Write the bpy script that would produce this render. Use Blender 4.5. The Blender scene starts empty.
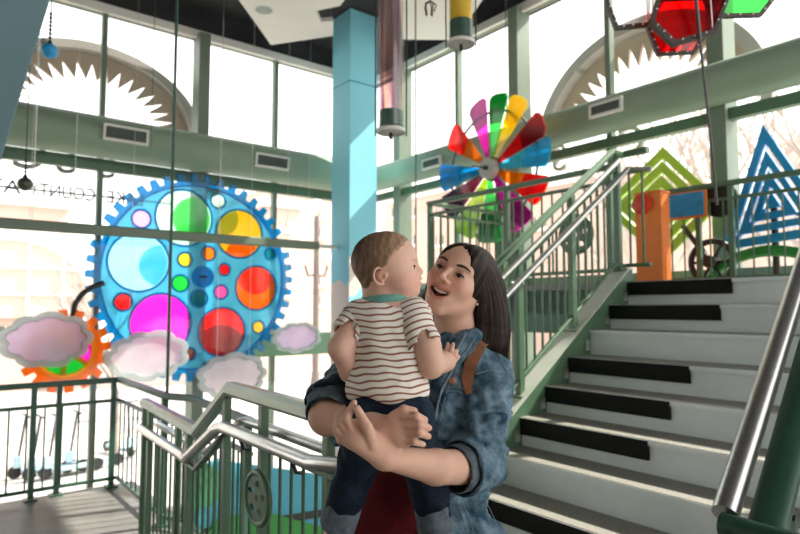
import bpy, bmesh, math, random
import numpy as np
from mathutils import Vector, Matrix
random.seed(7)
sc = bpy.context.scene
COL = sc.collection
PI = math.pi
# ------------------------------------------------------------------ camera
F = 610.0
PITCH = math.radians(3.84)
CAMZ = 1.40
cd = bpy.data.cameras.new('camera')
cam = bpy.data.objects.new('camera', cd)
COL.objects.link(cam)
cam.location = (0, 0, CAMZ)
cam.rotation_euler = (PI/2 + PITCH, 0, 0)
cd.sensor_width = 36
cd.lens = 36*F/800
cd.clip_end = 400
cd.dof.use_dof = True
cd.dof.focus_distance = 1.33
cd.dof.aperture_fstop = 4.5
sc.camera = cam
sc.view_settings.view_transform = 'Standard'
sc.view_settings.look = 'None'
sc.view_settings.gamma = 1
sc.view_settings.use_curve_mapping = False
sc.view_settings.exposure = 0.62
sc.cycles.use_denoising = True
sc.cycles.max_bounces = 8
sc.cycles.transparent_max_bounces = 16

# building axes: U runs along the left window wall / up the stairs, V along the right window wall
ALPHA = math.radians(51.6)
U = Vector((math.sin(ALPHA), math.cos(ALPHA), 0))
V = Vector((-math.cos(ALPHA), math.sin(ALPHA), 0))
Z = Vector((0, 0, 1))
C0 = Vector((0, 0, CAMZ))
cP, sP = math.cos(PITCH), math.sin(PITCH)
def ray(px, py):
    a = (px-400)/F; b = (267-py)/F
    return Vector((a, cP - b*sP, sP + b*cP))
def P(px, py, d): return C0 + ray(px, py)*d
def onz(px, py, z):
    r = ray(px, py); return C0 + r*((z-CAMZ)/r.z)
def onu(px, py, u):
    r = ray(px, py); return C0 + r*(u/r.dot(U))
def onv(px, py, v):
    r = ray(px, py); return C0 + r*(v/r.dot(V))
def W(u, v, z): return U*u + V*v + Z*z
def uv(p): return p.dot(U), p.dot(V)

# ------------------------------------------------------------------ objects
def link(o, parent=None):
    COL.objects.link(o)
    if parent is not None:
        o.parent = parent
        o.matrix_parent_inverse = parent.matrix_basis.inverted()
    return o
def tag(o, label=None, cat=None, group=None, kind=None):
    if label: o['label'] = label
    if cat: o['category'] = cat
    if group: o['group'] = group
    if kind: o['kind'] = kind
    return o
def thing(name, loc, label, cat, group=None):
    o = bpy.data.objects.new(name, None)
    o.empty_display_size = .1
    o.location = loc
    link(o)
    return tag(o, label, cat, group)
def struct(o):
    o['kind'] = 'structure'; return o
class MB:
    def __init__(s): s.v = []; s.f = []; s.m = []
    def add(s, vs, fs, mi=0):
        n = len(s.v); s.v += [tuple(x) for x in vs]
        s.f += [tuple(i+n for i in f) for f in fs]; s.m += [mi]*len(fs)
        return s
    def box(s, c, ax, ay, az, mi=0):
        """c centre; ax ay az half vectors"""
        c = Vector(c)
        vs = [c + ax*i + ay*j + az*k for i in (-1, 1) for j in (-1, 1) for k in (-1, 1)]
        return s.add(vs, [(0,1,3,2), (4,6,7,5), (0,4,5,1), (2,3,7,6), (0,2,6,4), (1,5,7,3)], mi)
    def ubox(s, u0, u1, v0, v1, z0, z1, mi=0):
        return s.box(W((u0+u1)/2, (v0+v1)/2, (z0+z1)/2), U*((u1-u0)/2), V*((v1-v0)/2), Z*((z1-z0)/2), mi)
    def tube(s, pts, r, n=10, closed=False, cap=True, mi=0, sx=1.0, up=None):
        pts = [Vector(p) for p in pts]
        rs = r if isinstance(r, (list, tuple)) else [r]*len(pts)
        N = len(pts); rings = []
        prev = None
        for i in range(N):
            if closed: t = pts[(i+1) % N] - pts[i-1]
            else: t = pts[min(i+1, N-1)] - pts[max(i-1, 0)]
            t.normalize()
            if up is not None: a = up - t*up.dot(t)
            elif prev is None: a = t.orthogonal()
            else: a = prev - t*prev.dot(t)
            if a.length < 1e-6: a = t.orthogonal()
            a.normalize(); prev = a; b = t.cross(a)
            rings.append([pts[i] + (a*math.cos(2*PI*k/n) + b*(math.sin(2*PI*k/n)*sx))*rs[i] for k in range(n)])
        vs = [p for rg in rings for p in rg]; fs = []
        M = N if closed else N-1
        for i in range(M):
            j = (i+1) % N
            for k in range(n):
                fs.append((i*n+k, i*n+(k+1) % n, j*n+(k+1) % n, j*n+k))
        if cap and not closed:
            fs.append(tuple(range(n))[::-1]); fs.append(tuple((N-1)*n+k for k in range(n)))
        return s.add(vs, fs, mi)
    def rail(s, pts, w, h, ch=.25, mi=0):
        """rectangular chamfered section swept along pts, kept level; w across, h tall"""
        pts = [Vector(p) for p in pts]; N = len(pts)
        c = ch*min(w, h)
        sec = [(-w/2, -h/2+c), (-w/2, h/2-c), (-w/2+c, h/2), (w/2-c, h/2), (w/2, h/2-c), (w/2, -h/2+c), (w/2-c, -h/2), (-w/2+c, -h/2)]
        vs = []
        for i in range(N):
            ts = []
            if i > 0: ts.append((pts[i]-pts[i-1]).normalized())
            if i < N-1: ts.append((pts[i+1]-pts[i]).normalized())
            t = sum(ts, Vector()).normalized()
            hz = [Vector((q.x, q.y, 0)).normalized() for q in ts]
            side = sum([Vector((q.y, -q.x, 0)) for q in hz], Vector())
            side.normalize()
            k = 1/max(.4, side.dot(Vector((hz[0].y, -hz[0].x, 0))))
            upv = Z if len(ts) == 1 or abs(ts[0].z-ts[-1].z) > 1e-4 else side.cross(t)
            if upv.z < 0: upv = -upv
            for a, b in sec: vs.append(pts[i] + side*(a*k) + upv*b)
        n = len(sec); fs = []
        for i in range(N-1):
            for q in range(n): fs.append((i*n+q, i*n+(q+1) % n, (i+1)*n+(q+1) % n, (i+1)*n+q))
        fs.append(tuple(range(n))[::-1]); fs.append(tuple((N-1)*n+q for q in range(n)))
        return s.add(vs, fs, mi)
    def prism(s, pts, dvec, mi=0):
        """closed polygon (3d pts) extruded by dvec"""
        n = len(pts); pts = [Vector(p) for p in pts]
        vs = pts + [p + dvec for p in pts]
        fs = [tuple(range(n))[::-1], tuple(range(n, 2*n))]
        for i in range(n): fs.append((i, (i+1) % n, n+(i+1) % n, n+i))
        return s.add(vs, fs, mi)
    def lathe(s, prof, c, axis=Z, n=24, mi=0):
        axis = Vector(axis).normalized(); a = axis.orthogonal().normalized(); b = axis.cross(a); c = Vector(c)
        vs = []
        for r, h in prof:
            for k in range(n):
                t = 2*PI*k/n; vs.append(c + axis*h + (a*math.cos(t) + b*math.sin(t))*r)
        fs = []
        for i in range(len(prof)-1):
            for k in range(n): fs.append((i*n+k, i*n+(k+1) % n, (i+1)*n+(k+1) % n, (i+1)*n+k))
        if prof[0][0] > 1e-5: fs.append(tuple(range(n))[::-1])
        if prof[-1][0] > 1e-5: fs.append(tuple((len(prof)-1)*n+k for k in range(n)))
        return s.add(vs, fs, mi)
    def ball(s, c, r, n=16, mi=0, sq=1):
        return s.lathe([(r*math.sin(PI*i/n)+(1e-6), -r*sq*math.cos(PI*i/n)) for i in range(n+1)], c, Z, n*2, mi)
    def build(s, name, mat, parent=None, smooth=35, bevel=0):
        me = bpy.data.meshes.new(name)
        off = parent.matrix_basis.translation if parent is not None else None
        me.from_pydata(s.v, [], s.f)
        me.update()
        bm = bmesh.new(); bm.from_mesh(me)
        bmesh.ops.remove_doubles(bm, verts=bm.verts, dist=1e-6)
        bmesh.ops.recalc_face_normals(bm, faces=bm.faces)
        bm.to_mesh(me); bm.free()
        for m in (mat if isinstance(mat, (list, tuple)) else [mat]): me.materials.append(m)
        if len(s.m) == len(me.polygons) and any(s.m):
            for p, m in zip(me.polygons, s.m): p.material_index = m
        finish(me, smooth)
        o = bpy.data.objects.new(name, me)
        link(o, parent)
        if bevel:
            b = o.modifiers.new('bevel', 'BEVEL'); b.width = bevel; b.segments = 2; b.limit_method = 'ANGLE'
        return o
def finish(me, smooth):
    if smooth:
        me.polygons.foreach_set('use_smooth', [True]*len(me.polygons))
        if smooth < 180: me.set_sharp_from_angle(angle=math.radians(smooth))
    me.update()
def shape2d(name, loops, origin, ax, ay, thick, mat, parent=None, bevel=0.0, smooth=35):
    """flat outline (first loop outer, others holes) with real thickness; loops in metres on the ax/ay plane, centred in depth"""
    cu = bpy.data.curves.new(name, 'CURVE'); cu.dimensions = '2D'; cu.fill_mode = 'BOTH'
    cu.extrude = max(thick/2-bevel, 0); cu.bevel_depth = bevel; cu.bevel_resolution = 1
    for lp in loops:
        sp = cu.splines.new('POLY'); sp.points.add(len(lp)-1); sp.use_cyclic_u = True
        for q, (x, y) in zip(sp.points, lp): q.co = (x, y, 0, 1)
    t = bpy.data.objects.new(name, cu); COL.objects.link(t)
    bpy.context.view_layer.update()
    me = bpy.data.meshes.new_from_object(t.evaluated_get(bpy.context.evaluated_depsgraph_get()))
    bpy.data.objects.remove(t)
    return place_flat(name, me, origin, ax, ay, mat, parent, smooth)
def place_flat(name, me, origin, ax, ay, mat, parent, smooth=35):
    ax = Vector(ax).normalized(); ay = Vector(ay).normalized(); az = ax.cross(ay)
    M = Matrix(((ax.x, ay.x, az.x, origin[0]), (ax.y, ay.y, az.y, origin[1]), (ax.z, ay.z, az.z, origin[2]), (0, 0, 0, 1)))
    me.transform(M); me.name = name
    me.materials.clear(); me.materials.append(mat)
    finish(me, smooth)
    o = bpy.data.objects.new(name, me); link(o, parent); return o
def text_mesh(name, body, size, thick, origin, ax, ay, mat, parent=None):
    cu = bpy.data.curves.new(name, 'FONT'); cu.body = body; cu.size = size; cu.extrude = thick/2
    cu.align_x = 'CENTER'; cu.align_y = 'CENTER'
    t = bpy.data.objects.new(name, cu); COL.objects.link(t)
    bpy.context.view_layer.update()
    me = bpy.data.meshes.new_from_object(t.evaluated_get(bpy.context.evaluated_depsgraph_get()))
    bpy.data.objects.remove(t)
    return place_flat(name, me, origin, ax, ay, mat, parent)
def copy_obj(o, parent, M=None):
    c = o.copy(); COL.objects.link(c)
    if c.parent is not parent: c.parent = parent
    c.matrix_parent_inverse = parent.matrix_basis.inverted()
    if M is not None: c.matrix_basis = M @ o.matrix_basis
    return c
def circ(cx, cy, r, n=40, ph=0): return [(cx + r*math.cos(2*PI*i/n+ph), cy + r*math.sin(2*PI*i/n+ph)) for i in range(n)]

# ------------------------------------------------------------------ materials
def nodes(name):
    m = bpy.data.materials.new(name); m.use_nodes = True
    nt = m.node_tree
    for n in list(nt.nodes): nt.nodes.remove(n)
    out = nt.nodes.new('ShaderNodeOutputMaterial')
    return m, nt, out
def noise(nt, scale, detail=4, vec=None, rough=.6, stretch=None):
    tc = nt.nodes.new('ShaderNodeTexCoord')
    n = nt.nodes.new('ShaderNodeTexNoise'); n.inputs['Scale'].default_value = scale
    n.inputs['Detail'].default_value = detail; n.inputs['Roughness'].default_value = rough
    src = tc.outputs['Object']
    if stretch:
        mp = nt.nodes.new('ShaderNodeMapping'); mp.inputs['Scale'].default_value = stretch
        nt.links.new(src, mp.inputs['Vector']); src = mp.outputs['Vector']
    nt.links.new(src, n.inputs['Vector'])
    return n.outputs['Fac']
def ramp(nt, fac, stops):
    r = nt.nodes.new('ShaderNodeValToRGB')
    el = r.color_ramp.elements
    while len(el) < len(stops): el.new(.5)
    for e, (p, c) in zip(el, stops): e.position = p; e.color = (*c, 1)
    nt.links.new(fac, r.inputs['Fac']); return r.outputs['Color']
def pbr(name, col, rough=.5, metal=0, var=.12, scale=8, bump=0, bscale=60, spec=.5, stretch=None, sss=0):
    m, nt, out = nodes(name)
    b = nt.nodes.new('ShaderNodeBsdfPrincipled')
    b.inputs['Roughness'].default_value = rough; b.inputs['Metallic'].default_value = metal
    b.inputs['Specular IOR Level'].default_value = spec
    if var:
        f = noise(nt, scale, 5, stretch=stretch)
        lo = tuple(max(0, c*(1-var)) for c in col); hi = tuple(min(1, c*(1+var)) for c in col)
        nt.links.new(ramp(nt, f, [(.3, lo), (.7, hi)]), b.inputs['Base Color'])
    else: b.inputs['Base Color'].default_value = (*col, 1)
    if bump:
        f = noise(nt, bscale, 3, stretch=stretch)
        bp = nt.nodes.new('ShaderNodeBump'); bp.inputs['Strength'].default_value = bump; bp.inputs['Distance'].default_value = .01
        nt.links.new(f, bp.inputs['Height']); nt.links.new(bp.outputs['Normal'], b.inputs['Normal'])
    nt.links.new(b.outputs[0], out.inputs['Surface'])
    m.diffuse_color = (*col, 1)
    return m
def srgb(r, g, b):
    f = lambda c: c/255/12.92 if c <= 10 else ((c/255+.055)/1.055)**2.4
    return (f(r), f(g), f(b))
def acrylic(name, col, milk=.25, gloss=.06):
    """coloured see-through sheet"""
    m, nt, out = nodes(name)
    t = nt.nodes.new('ShaderNodeBsdfTransparent'); t.inputs['Color'].default_value = (*col, 1)
    d = nt.nodes.new('ShaderNodeBsdfTranslucent'); d2 = nt.nodes.new('ShaderNodeBsdfDiffuse')
    f = noise(nt, 3, 3)
    c = ramp(nt, f, [(.3, tuple(x*.85 for x in col)), (.7, col)])
    nt.links.new(c, d.inputs['Color']); nt.links.new(c, d2.inputs['Color'])
    a = nt.nodes.new('ShaderNodeMixShader'); a.inputs[0].default_value = .45
    nt.links.new(d.outputs[0], a.inputs[1]); nt.links.new(d2.outputs[0], a.inputs[2])
    x = nt.nodes.new('ShaderNodeMixShader'); x.inputs[0].default_value = milk
    nt.links.new(t.outputs[0], x.inputs[1]); nt.links.new(a.outputs[0], x.inputs[2])
    g = nt.nodes.new('ShaderNodeBsdfGlossy'); g.inputs['Roughness'].default_value = .08
    y = nt.nodes.new('ShaderNodeMixShader'); y.inputs[0].default_value = gloss
    nt.links.new(x.outputs[0], y.inputs[1]); nt.links.new(g.outputs[0], y.inputs[2])
    nt.links.new(y.outputs[0], out.inputs['Surface'])
    return m
def attr_mat(name, attr, stops, rough=.8, bump=0, bscale=200, interp='LINEAR', nz=.0, nscale=30, spec=.3, sss=0, stretch=None):
    """colour from a float mesh attribute (0..1) through a ramp"""
    m, nt, out = nodes(name)
    b = nt.nodes.new('ShaderNodeBsdfPrincipled'); b.inputs['Roughness'].default_value = rough
    b.inputs['Specular IOR Level'].default_value = spec
    a = nt.nodes.new('ShaderNodeAttribute'); a.attribute_name = attr
    fac = a.outputs['Fac']
    c = ramp(nt, fac, stops)
    if interp == 'CONSTANT': c.node.color_ramp.interpolation = 'CONSTANT'
    if nz:
        f = noise(nt, nscale, 4, stretch=stretch)
        mx = nt.nodes.new('ShaderNodeMix'); mx.data_type = 'RGBA'; mx.blend_type = 'MULTIPLY'; mx.inputs[0].default_value = 1
        g = ramp(nt, f, [(.3, (1-nz,)*3), (.7, (1, 1, 1))])
        nt.links.new(c, mx.inputs[6]); nt.links.new(g, mx.inputs[7]); c = mx.outputs[2]
    nt.links.new(c, b.inputs['Base Color'])
    if sss:
        b.inputs['Subsurface Weight'].default_value = sss
        b.inputs['Subsurface Radius'].default_value = (.012, .004, .002); b.inputs['Subsurface Scale'].default_value = .6
    if bump:
        f = noise(nt, bscale, 3, stretch=stretch)
        bp = nt.nodes.new('ShaderNodeBump'); bp.inputs['Strength'].default_value = bump; bp.inputs['Distance'].default_value = .003
        nt.links.new(f, bp.inputs['Height']); nt.links.new(bp.outputs['Normal'], b.inputs['Normal'])
    nt.links.new(b.outputs[0], out.inputs['Surface'])
    return m
def glass_mat():
    m, nt, out = nodes('window_glass')
    t = nt.nodes.new('ShaderNodeBsdfTransparent'); t.inputs['Color'].default_value = (.97, .985, .975, 1)
    g = nt.nodes.new('ShaderNodeBsdfGlossy'); g.inputs['Roughness'].default_value = .02
    fr = nt.nodes.new('ShaderNodeLayerWeight'); fr.inputs['Blend'].default_value = .15
    pw = nt.nodes.new('ShaderNodeMath'); pw.operation = 'MULTIPLY'; pw.inputs[1].default_value = .25
    nt.links.new(fr.outputs['Facing'], pw.inputs[0])
    x = nt.nodes.new('ShaderNodeMixShader')
    nt.links.new(pw.outputs[0], x.inputs[0]); nt.links.new(t.outputs[0], x.inputs[1]); nt.links.new(g.outputs[0], x.inputs[2])
    nt.links.new(x.outputs[0], out.inputs['Surface']); return m
M = {}
M['glass'] = glass_mat()
M['green'] = pbr('green_paint', (.085, .165, .095), .38, 0, .10, 5, .05, 90)
M['green_dark'] = pbr('dark_green_paint', (.035, .105, .07), .33, 0, .1, 5)
M['frame'] = pbr('sage_frame_paint', (.16, .21, .155), .45, 0, .08, 3)
M['duct'] = pbr('pale_green_duct_paint', (.24, .33, .24), .55, 0, .06, 2)
M['steel'] = pbr('brushed_steel', (.62, .62, .60), .28, .9, .08, 30, 0, 60, stretch=(1, 1, 14))
M['rail_sage'] = pbr('sage_metal_rail', (.30, .36, .30), .32, .45, .08, 20)
M['vent_grey'] = pbr('vent_grey_green', (.09, .12, .10), .6, 0, .1)
M['steel_dark'] = pbr('dark_steel', (.10, .10, .10), .4, .6, .1, 20)
M['white_riser'] = pbr('white_riser_paint', (.80, .87, .88), .5, 0, .05, 3, .04, 30)
M['black_key'] = pbr('black_key_film', (.006, .006, .006), .6, 0, .2, 9, spec=.2)
M['ceiling'] = pbr('dark_ceiling_paint', (.034, .033, .037), .9, 0, .2, 3)
M['soffit'] = pbr('white_soffit', (.80, .78, .74), .8, 0, .03, 2)
M['concrete'] = pbr('grey_concrete', (.17, .165, .155), .4, 0, .25, 2.5, .05, 40)
M['paving'] = pbr('pale_paving', (.46, .43, .41), .9, 0, .1, .7)
M['asphalt'] = pbr('asphalt', (.36, .34, .34), .9, 0, .15, 1)
M['curb'] = pbr('pale_curb_paint', (.55, .58, .50), .6, 0, .08, 4)
M['orange'] = pbr('orange_paint', srgb(244, 132, 54), .5, 0, .08, 4)
M['red'] = pbr('red_orange_paint', srgb(226, 62, 40), .4, 0, .05, 4)
M['sign_blue'] = pbr('blue_panel_paint', srgb(45, 152, 208), .5, 0, .2, 12)
M['tri_blue'] = pbr('blue_sculpture_paint', srgb(28, 150, 212), .45, 0, .08, 3)
M['lime'] = pbr('lime_sculpture_paint', srgb(184, 224, 50), .45, 0, .08, 3)
M['brown'] = pbr('dark_brown_metal', (.06, .045, .04), .5, .4, .2, 12)
M['black'] = pbr('black_plastic', (.012, .012, .013), .4, 0, .1, 12)
M['teal_slab'] = pbr('grey_teal_paint', (.20, .34, .38), .6, 0, .06, 1.2)
M['arc_green'] = pbr('leaf_green_paint', srgb(50, 150, 60), .5, 0, .06, 4)
M['mural'] = pbr('teal_mural_paint', srgb(70, 165, 190), .5, 0, .12, 2)
M['mural_green'] = pbr('hill_green_paint', srgb(60, 130, 90), .5, 0, .12, 2)
M['gear_blue'] = acrylic('gear_edge_blue', srgb(45, 185, 228), .34, .04)
M['gear_light'] = acrylic('gear_plate_light_blue', srgb(138, 220, 242), .36, .04)
M['gear_orange'] = acrylic('gear_orange', srgb(255, 165, 60), .6, .04)
M['gear_yellow'] = acrylic('gear_yellow', srgb(255, 205, 70), .6, .04)
M['cloud_rim'] = acrylic('cloud_rim_grey', srgb(226, 234, 232), .70, .04)
M['cloud_panel'] = acrylic('cloud_panel_lilac', srgb(252, 236, 254), .86, .03)
M['cloud_panel_b'] = acrylic('cloud_panel_pale', srgb(255, 246, 250), .86, .03)
ACR = dict(green=(.05, .80, .18), lime=(.62, .80, .10), yellow=(.95, .80, .08), cyan=(.22, .75, .92), pale_cyan=(.55, .90, .97), orange=(1.0, .42, .04),
           red=(.96, .05, .06), crimson=(.48, .01, .05), magenta=(.95, .12, .70), lilac=(.93, .62, .93), teal=(.04, .55, .66), clear_green=(.75, .97, .85),
           brown=(.55, .2, .15), maroon=(.35, .03, .14), blue=(.05, .50, .80), purple=(.50, .05, .45), deep_green=(.02, .40, .22), clear=(.92, .94, .93), pink=(.95, .35, .75))
def acr(k, milk=.3):
    key = 'acr_%s_%.2f' % (k, milk)
    if key not in M: M[key] = acrylic('acrylic_' + k, ACR[k], milk)
    return M[key]
# terrazzo treads: speckled grey-brown
def terrazzo():
    m, nt, out = nodes('speckled_tread')
    b = nt.nodes.new('ShaderNodeBsdfPrincipled'); b.inputs['Roughness'].default_value = .6
    f = noise(nt, 170, 2); c1 = ramp(nt, f, [(.38, (.10, .095, .085)), (.5, (.20, .19, .165)), (.66, (.34, .32, .28))])
    nt.links.new(c1, b.inputs['Base Color']); nt.links.new(b.outputs[0], out.inputs['Surface']); return m
M['tread'] = terrazzo()
# ================================================================== light
w = bpy.data.worlds.new('daylight'); sc.world = w; w.use_nodes = True
bg = w.node_tree.nodes['Background']; bg.inputs['Color'].default_value = (1.0, .985, .965, 1); bg.inputs['Strength'].default_value = 1.75
sun = bpy.data.lights.new('sun', 'SUN'); so = bpy.data.objects.new('sun', sun); link(so)
sun.energy = 9; sun.angle = math.radians(.6); sun.color = (1, .93, .82)
SAZ, SEL = math.radians(66), math.radians(44.5)
sd = Vector((math.sin(SAZ)*math.cos(SEL), math.cos(SAZ)*math.cos(SEL), math.sin(SEL)))
so.rotation_euler = sd.to_track_quat('Z', 'Y').to_euler()
so.location = (6, 6, 9)

# ================================================================== room shell
GZ = -1.70            # street and lower hall level
LZ = -0.27            # lower landing
UZ = 1.604            # upper landing
VW, UW = 9.20, 6.60   # window walls
CT = 6.05             # ceiling
WT = 5.62             # window heads
L0u, L0v = 4.28, 2.59
RUN, RISE = .2518, .178
SR = -1.0             # right end of the stairs (v)

b = MB(); b.ubox(-3.2, 2.29, -1.6, 1.55, -.22, 0); b.ubox(-3.2, 1.02, 1.55, 2.45, -.22, 0)
struct(b.build('floor', M['concrete'], None, 0))
b = MB(); b.ubox(-3.2, 1.12, 2.45, 2.72, -.42, -.135); struct(b.build('floor', M['concrete'], None, 0))
b = MB(); b.ubox(-4.5, 1.12, 2.72, 4.3, -.5, LZ); b.ubox(-4.5, 1.72, 4.3, 6.33, -.5, LZ)
struct(b.build('floor', M['concrete'], None, 0))
b = MB(); b.ubox(L0u+.02, UW-.5, SR, 5.25, UZ-.25, UZ); struct(b.build('floor', M['concrete'], None, 0))
b = MB(); b.ubox(-9, UW+.3, -4, VW+.3, GZ-.2, GZ); struct(b.build('floor', M['concrete'], None, 0))
b = MB(); b.ubox(-70, 70, VW+.3, 80, GZ-.25, GZ-.02); b.ubox(UW+.3, 70, -50, VW+.3, GZ-.25, GZ-.02); struct(b.build('ground', M['paving'], None, 0))
b = MB(); b.ubox(-70, 70, VW+7.5, VW+14, GZ-.02, GZ+.0); struct(b.build('ground', M['asphalt'], None, 0))
b = MB(); b.ubox(-8, UW+.4, -3.5, VW+.4, CT, CT+.25); struct(b.build('ceiling', M['ceiling'], None, 0))
b = MB(); b.ubox(-8, UW+.15, VW, VW+.2, WT, CT); struct(b.build('wall_left', M['ceiling'], None, 0))
b = MB(); b.ubox(UW, UW+.2, -3.5, VW+.15, WT, CT); struct(b.build('wall_right', M['ceiling'], None, 0))

b = MB(); b.ubox(-8.2, -8, -3.7, VW+.4, GZ, CT); struct(b.build('fill_block_back', M['soffit'], None, 0))  # unseen wall, added behind the camera to cut the fill light
b = MB(); b.ubox(-8, .8, -3.7, -3.5, GZ, CT); struct(b.build('fill_block_near', M['soffit'], None, 0))  # unseen wall, added against fill light and kept short to let some in
# ---- window walls: bays of frame + pane, wide posts, a head trim
def bay(wall, a, c, z0, z1, fw=.035):
    o = MB(); d = .05
    fr = lambda s0, s1, q0, q1: (o.ubox(s0, s1, VW-d, VW+d, q0, q1) if wall == 'l' else o.ubox(UW-d, UW+d, s0, s1, q0, q1))
    fr(a, a+fw, z0, z1); fr(c-fw, c, z0, z1); fr(a+fw, c-fw, z0, z0+fw*1.6); fr(a+fw, c-fw, z1-fw*1.6, z1)
    bay.n += 1
    f = o.build('window_%d' % bay.n, M['frame'], None, 0); struct(f)
    g = MB()
    if wall == 'l': g.ubox(a+fw, c-fw, VW-.006, VW+.006, z0+fw, z1-fw)
    else: g.ubox(UW-.006, UW+.006, a+fw, c-fw, z0+fw, z1-fw)
    g.build('pane', M['glass'], f, 0)
bay.n = 0
trims = 0
def trim(o, mat=None):
    global trims
    trims += 1; return struct(o.build('trim_%d' % trims, mat or M['frame'], None, 0))
lu = [6.57-1.3*t for t in (.48, 1.51, 2.50, 3.56, 4.6, 5.65, 6.7, 7.75, 8.8)]
rv = [9.18-1.3*t for t in (.77, 1.807, 2.80, 3.865, 4.90, 5.95, 7.0, 8.1, 9.2)]
ZS = dict(l=[(GZ, 3.42), (3.42, WT)], r=[(GZ, 1.75), (1.75, 3.42), (3.42, WT)])
for seq, wall in ((lu, 'l'), (rv, 'r')):
    for i in range(len(seq)-1):
        for z0, z1 in ZS[wall]: bay(wall, seq[i+1], seq[i], z0, z1)
    for i in (0, 2, 4, 6):
        q = seq[i]; o = MB(); w2 = .085
        if wall == 'l': o.ubox(q-w2, q+w2, VW-.20, VW+.08, GZ, WT)
        else: o.ubox(UW-.20, UW+.08, q-w2, q+w2, GZ, WT)
        trim(o)
o = MB(); o.ubox(-6, UW, VW-.14, VW-.04, 3.29, 3.44); trim(o, M['green'])
o = MB(); o.ubox(UW-.14, UW-.04, -3, VW, 3.33, 3.45); trim(o, M['green'])
o = MB(); o.ubox(-6, UW, VW-.10, VW-.04, WT-.06, WT+.06); trim(o, M['soffit'])
o = MB(); o.ubox(UW-.10, UW-.04, -3, VW, WT-.06, WT+.06); trim(o, M['soffit'])
o = MB(); o.ubox(3.75, UW, VW-.16, VW+.06, .62, .98); trim(o, M['green'])
o = MB(); o.ubox(-6, UW, VW-.16, VW+.06, GZ, GZ+.14); trim(o)
o = MB(); o.ubox(UW-.16, UW+.06, -3, VW, GZ, GZ+.14); trim(o)

# ---- big round ducts under the upper windows with vent grilles
def vent(root, c, ax, az, out, w2, h2):
    f = MB()
    for s in (-1, 1):
        f.box(c+az*(h2*s), ax*(w2+.015), out*.02, az*.015); f.box(c+ax*(w2*s), ax*.015, out*.02, az*h2)
    fo = f.build('vent_frame', M['soffit'], root, 0)
    g = MB(); n = 7
    g.box(c-out*.012, ax*w2, out*.004, az*h2)
    for i in range(n): g.box(c+az*(h2*(2*(i+.5)/n-1)), ax*w2, out*.012, az*.007)
    g.build('vent_grille', M['vent_grey'], fo, 0)
du = thing('air_duct', W(0, 8.85, 3.70), 'fat pale green round duct running along the left window wall above the gear', 'duct')
o = MB(); o.tube([W(-6, 8.85, 3.70), W(5.95, 8.85, 3.70)], .28, 32); o.build('duct_pipe', M['duct'], du, 60)
for i, px in enumerate((126, 272)):
    c = onv(px, 135 if px < 200 else 162, 8.57); ax = U
    vent(du, W(uv(c)[0], 8.555, c.z), U, (Z*.99-V*.14).normalized(), -V, .27, .09)
dr = thing('air_duct', W(6.32, 5, 3.68), 'pale green round duct crossing the right window wall above the pinwheel', 'duct')
o = MB(); o.tube([W(6.32, -3, 3.68), W(6.32, 9.0, 3.68)], .215, 32); o.build('duct_pipe', M['duct'], dr, 60)
for px, py in ((606, 108), (432, 163)):
    c = onu(px, py, 6.10); vent(dr, W(6.09, uv(c)[1], c.z), V, Z, -U, .20, .065)

# ================================================================== blue corner column with painted clouds
def column():
    s = .255; cu, cv = 5.34, 7.90
    vs = []; fs = []; val = []
    puffs = [(-1, -.20, 2.0, .19), (-1, -.08, 1.86, .15), (-1, -.22, 1.74, .17), (-1, .18, 1.25, .26), (-1, -.12, 1.12, .30), (-1, .05, .8, .38), (-1, 0, .4, .45), (-1, 0, -.1, .5), (-1, 0, -.6, .5),
             (1, .20, 1.60, .19), (1, .04, 1.68, .15), (1, -.15, 1.56, .19), (1, 0, 1.32, .36), (1, -.1, 1.0, .4), (1, .1, .8, .4), (1, 0, .4, .5), (1, 0, 0, .5), (1, 0, -.5, .5)]
    faces = [(-V, U, -1), (U, V, 0), (V, -U, 0), (-U, -V, 1)]
    for nrm, ax, side in faces:
        n0 = len(vs); NX = 22; zs = [GZ] + [-.9+.03*i for i in range(106)] + [CT-.02]
        for z in zs:
            for i in range(NX+1):
                t = (2*i/NX-1)*s
                vs.append(W(cu, cv, 0) + nrm*s + ax*t + Z*z)
                tt = t if side <= 0 else -t
                inside = any(sd_ == side and (tt-x)**2 + (z-y)**2 < r*r for sd_, x, y, r in puffs)
                val.append(1.0 if inside else 0.0)
        for j in range(len(zs)-1):
            for i in range(NX):
                a = n0 + j*(NX+1)+i; fs.append((a, a+1, a+NX+2, a+NX+1))
    n0 = len(vs)
    me = bpy.data.meshes.new('column_shaft'); me.from_pydata([tuple(v) for v in vs], [], fs)
    at = me.attributes.new('cloud', 'FLOAT', 'POINT'); at.data.foreach_set('value', val)
    m = attr_mat('sky_blue_column_paint', 'cloud', [(.45, srgb(144, 222, 242)), (.55, srgb(240, 226, 218))], .55, nz=.06, nscale=1.2)
    me.materials.append(m); me.update()
    o = bpy.data.objects.new('column_shaft', me)
    t = thing('column', W(cu, cv, GZ), 'tall square sky blue corner column painted with pale clouds near its foot', 'column')
    link(o, t)
    j = MB(); j.ubox(cu-s-.004, cu+s+.004, cv-s-.004, cv+s+.004, 4.88, 4.895); j.build('panel_joint', M['gear_blue'], t, 0)
column()

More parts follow.
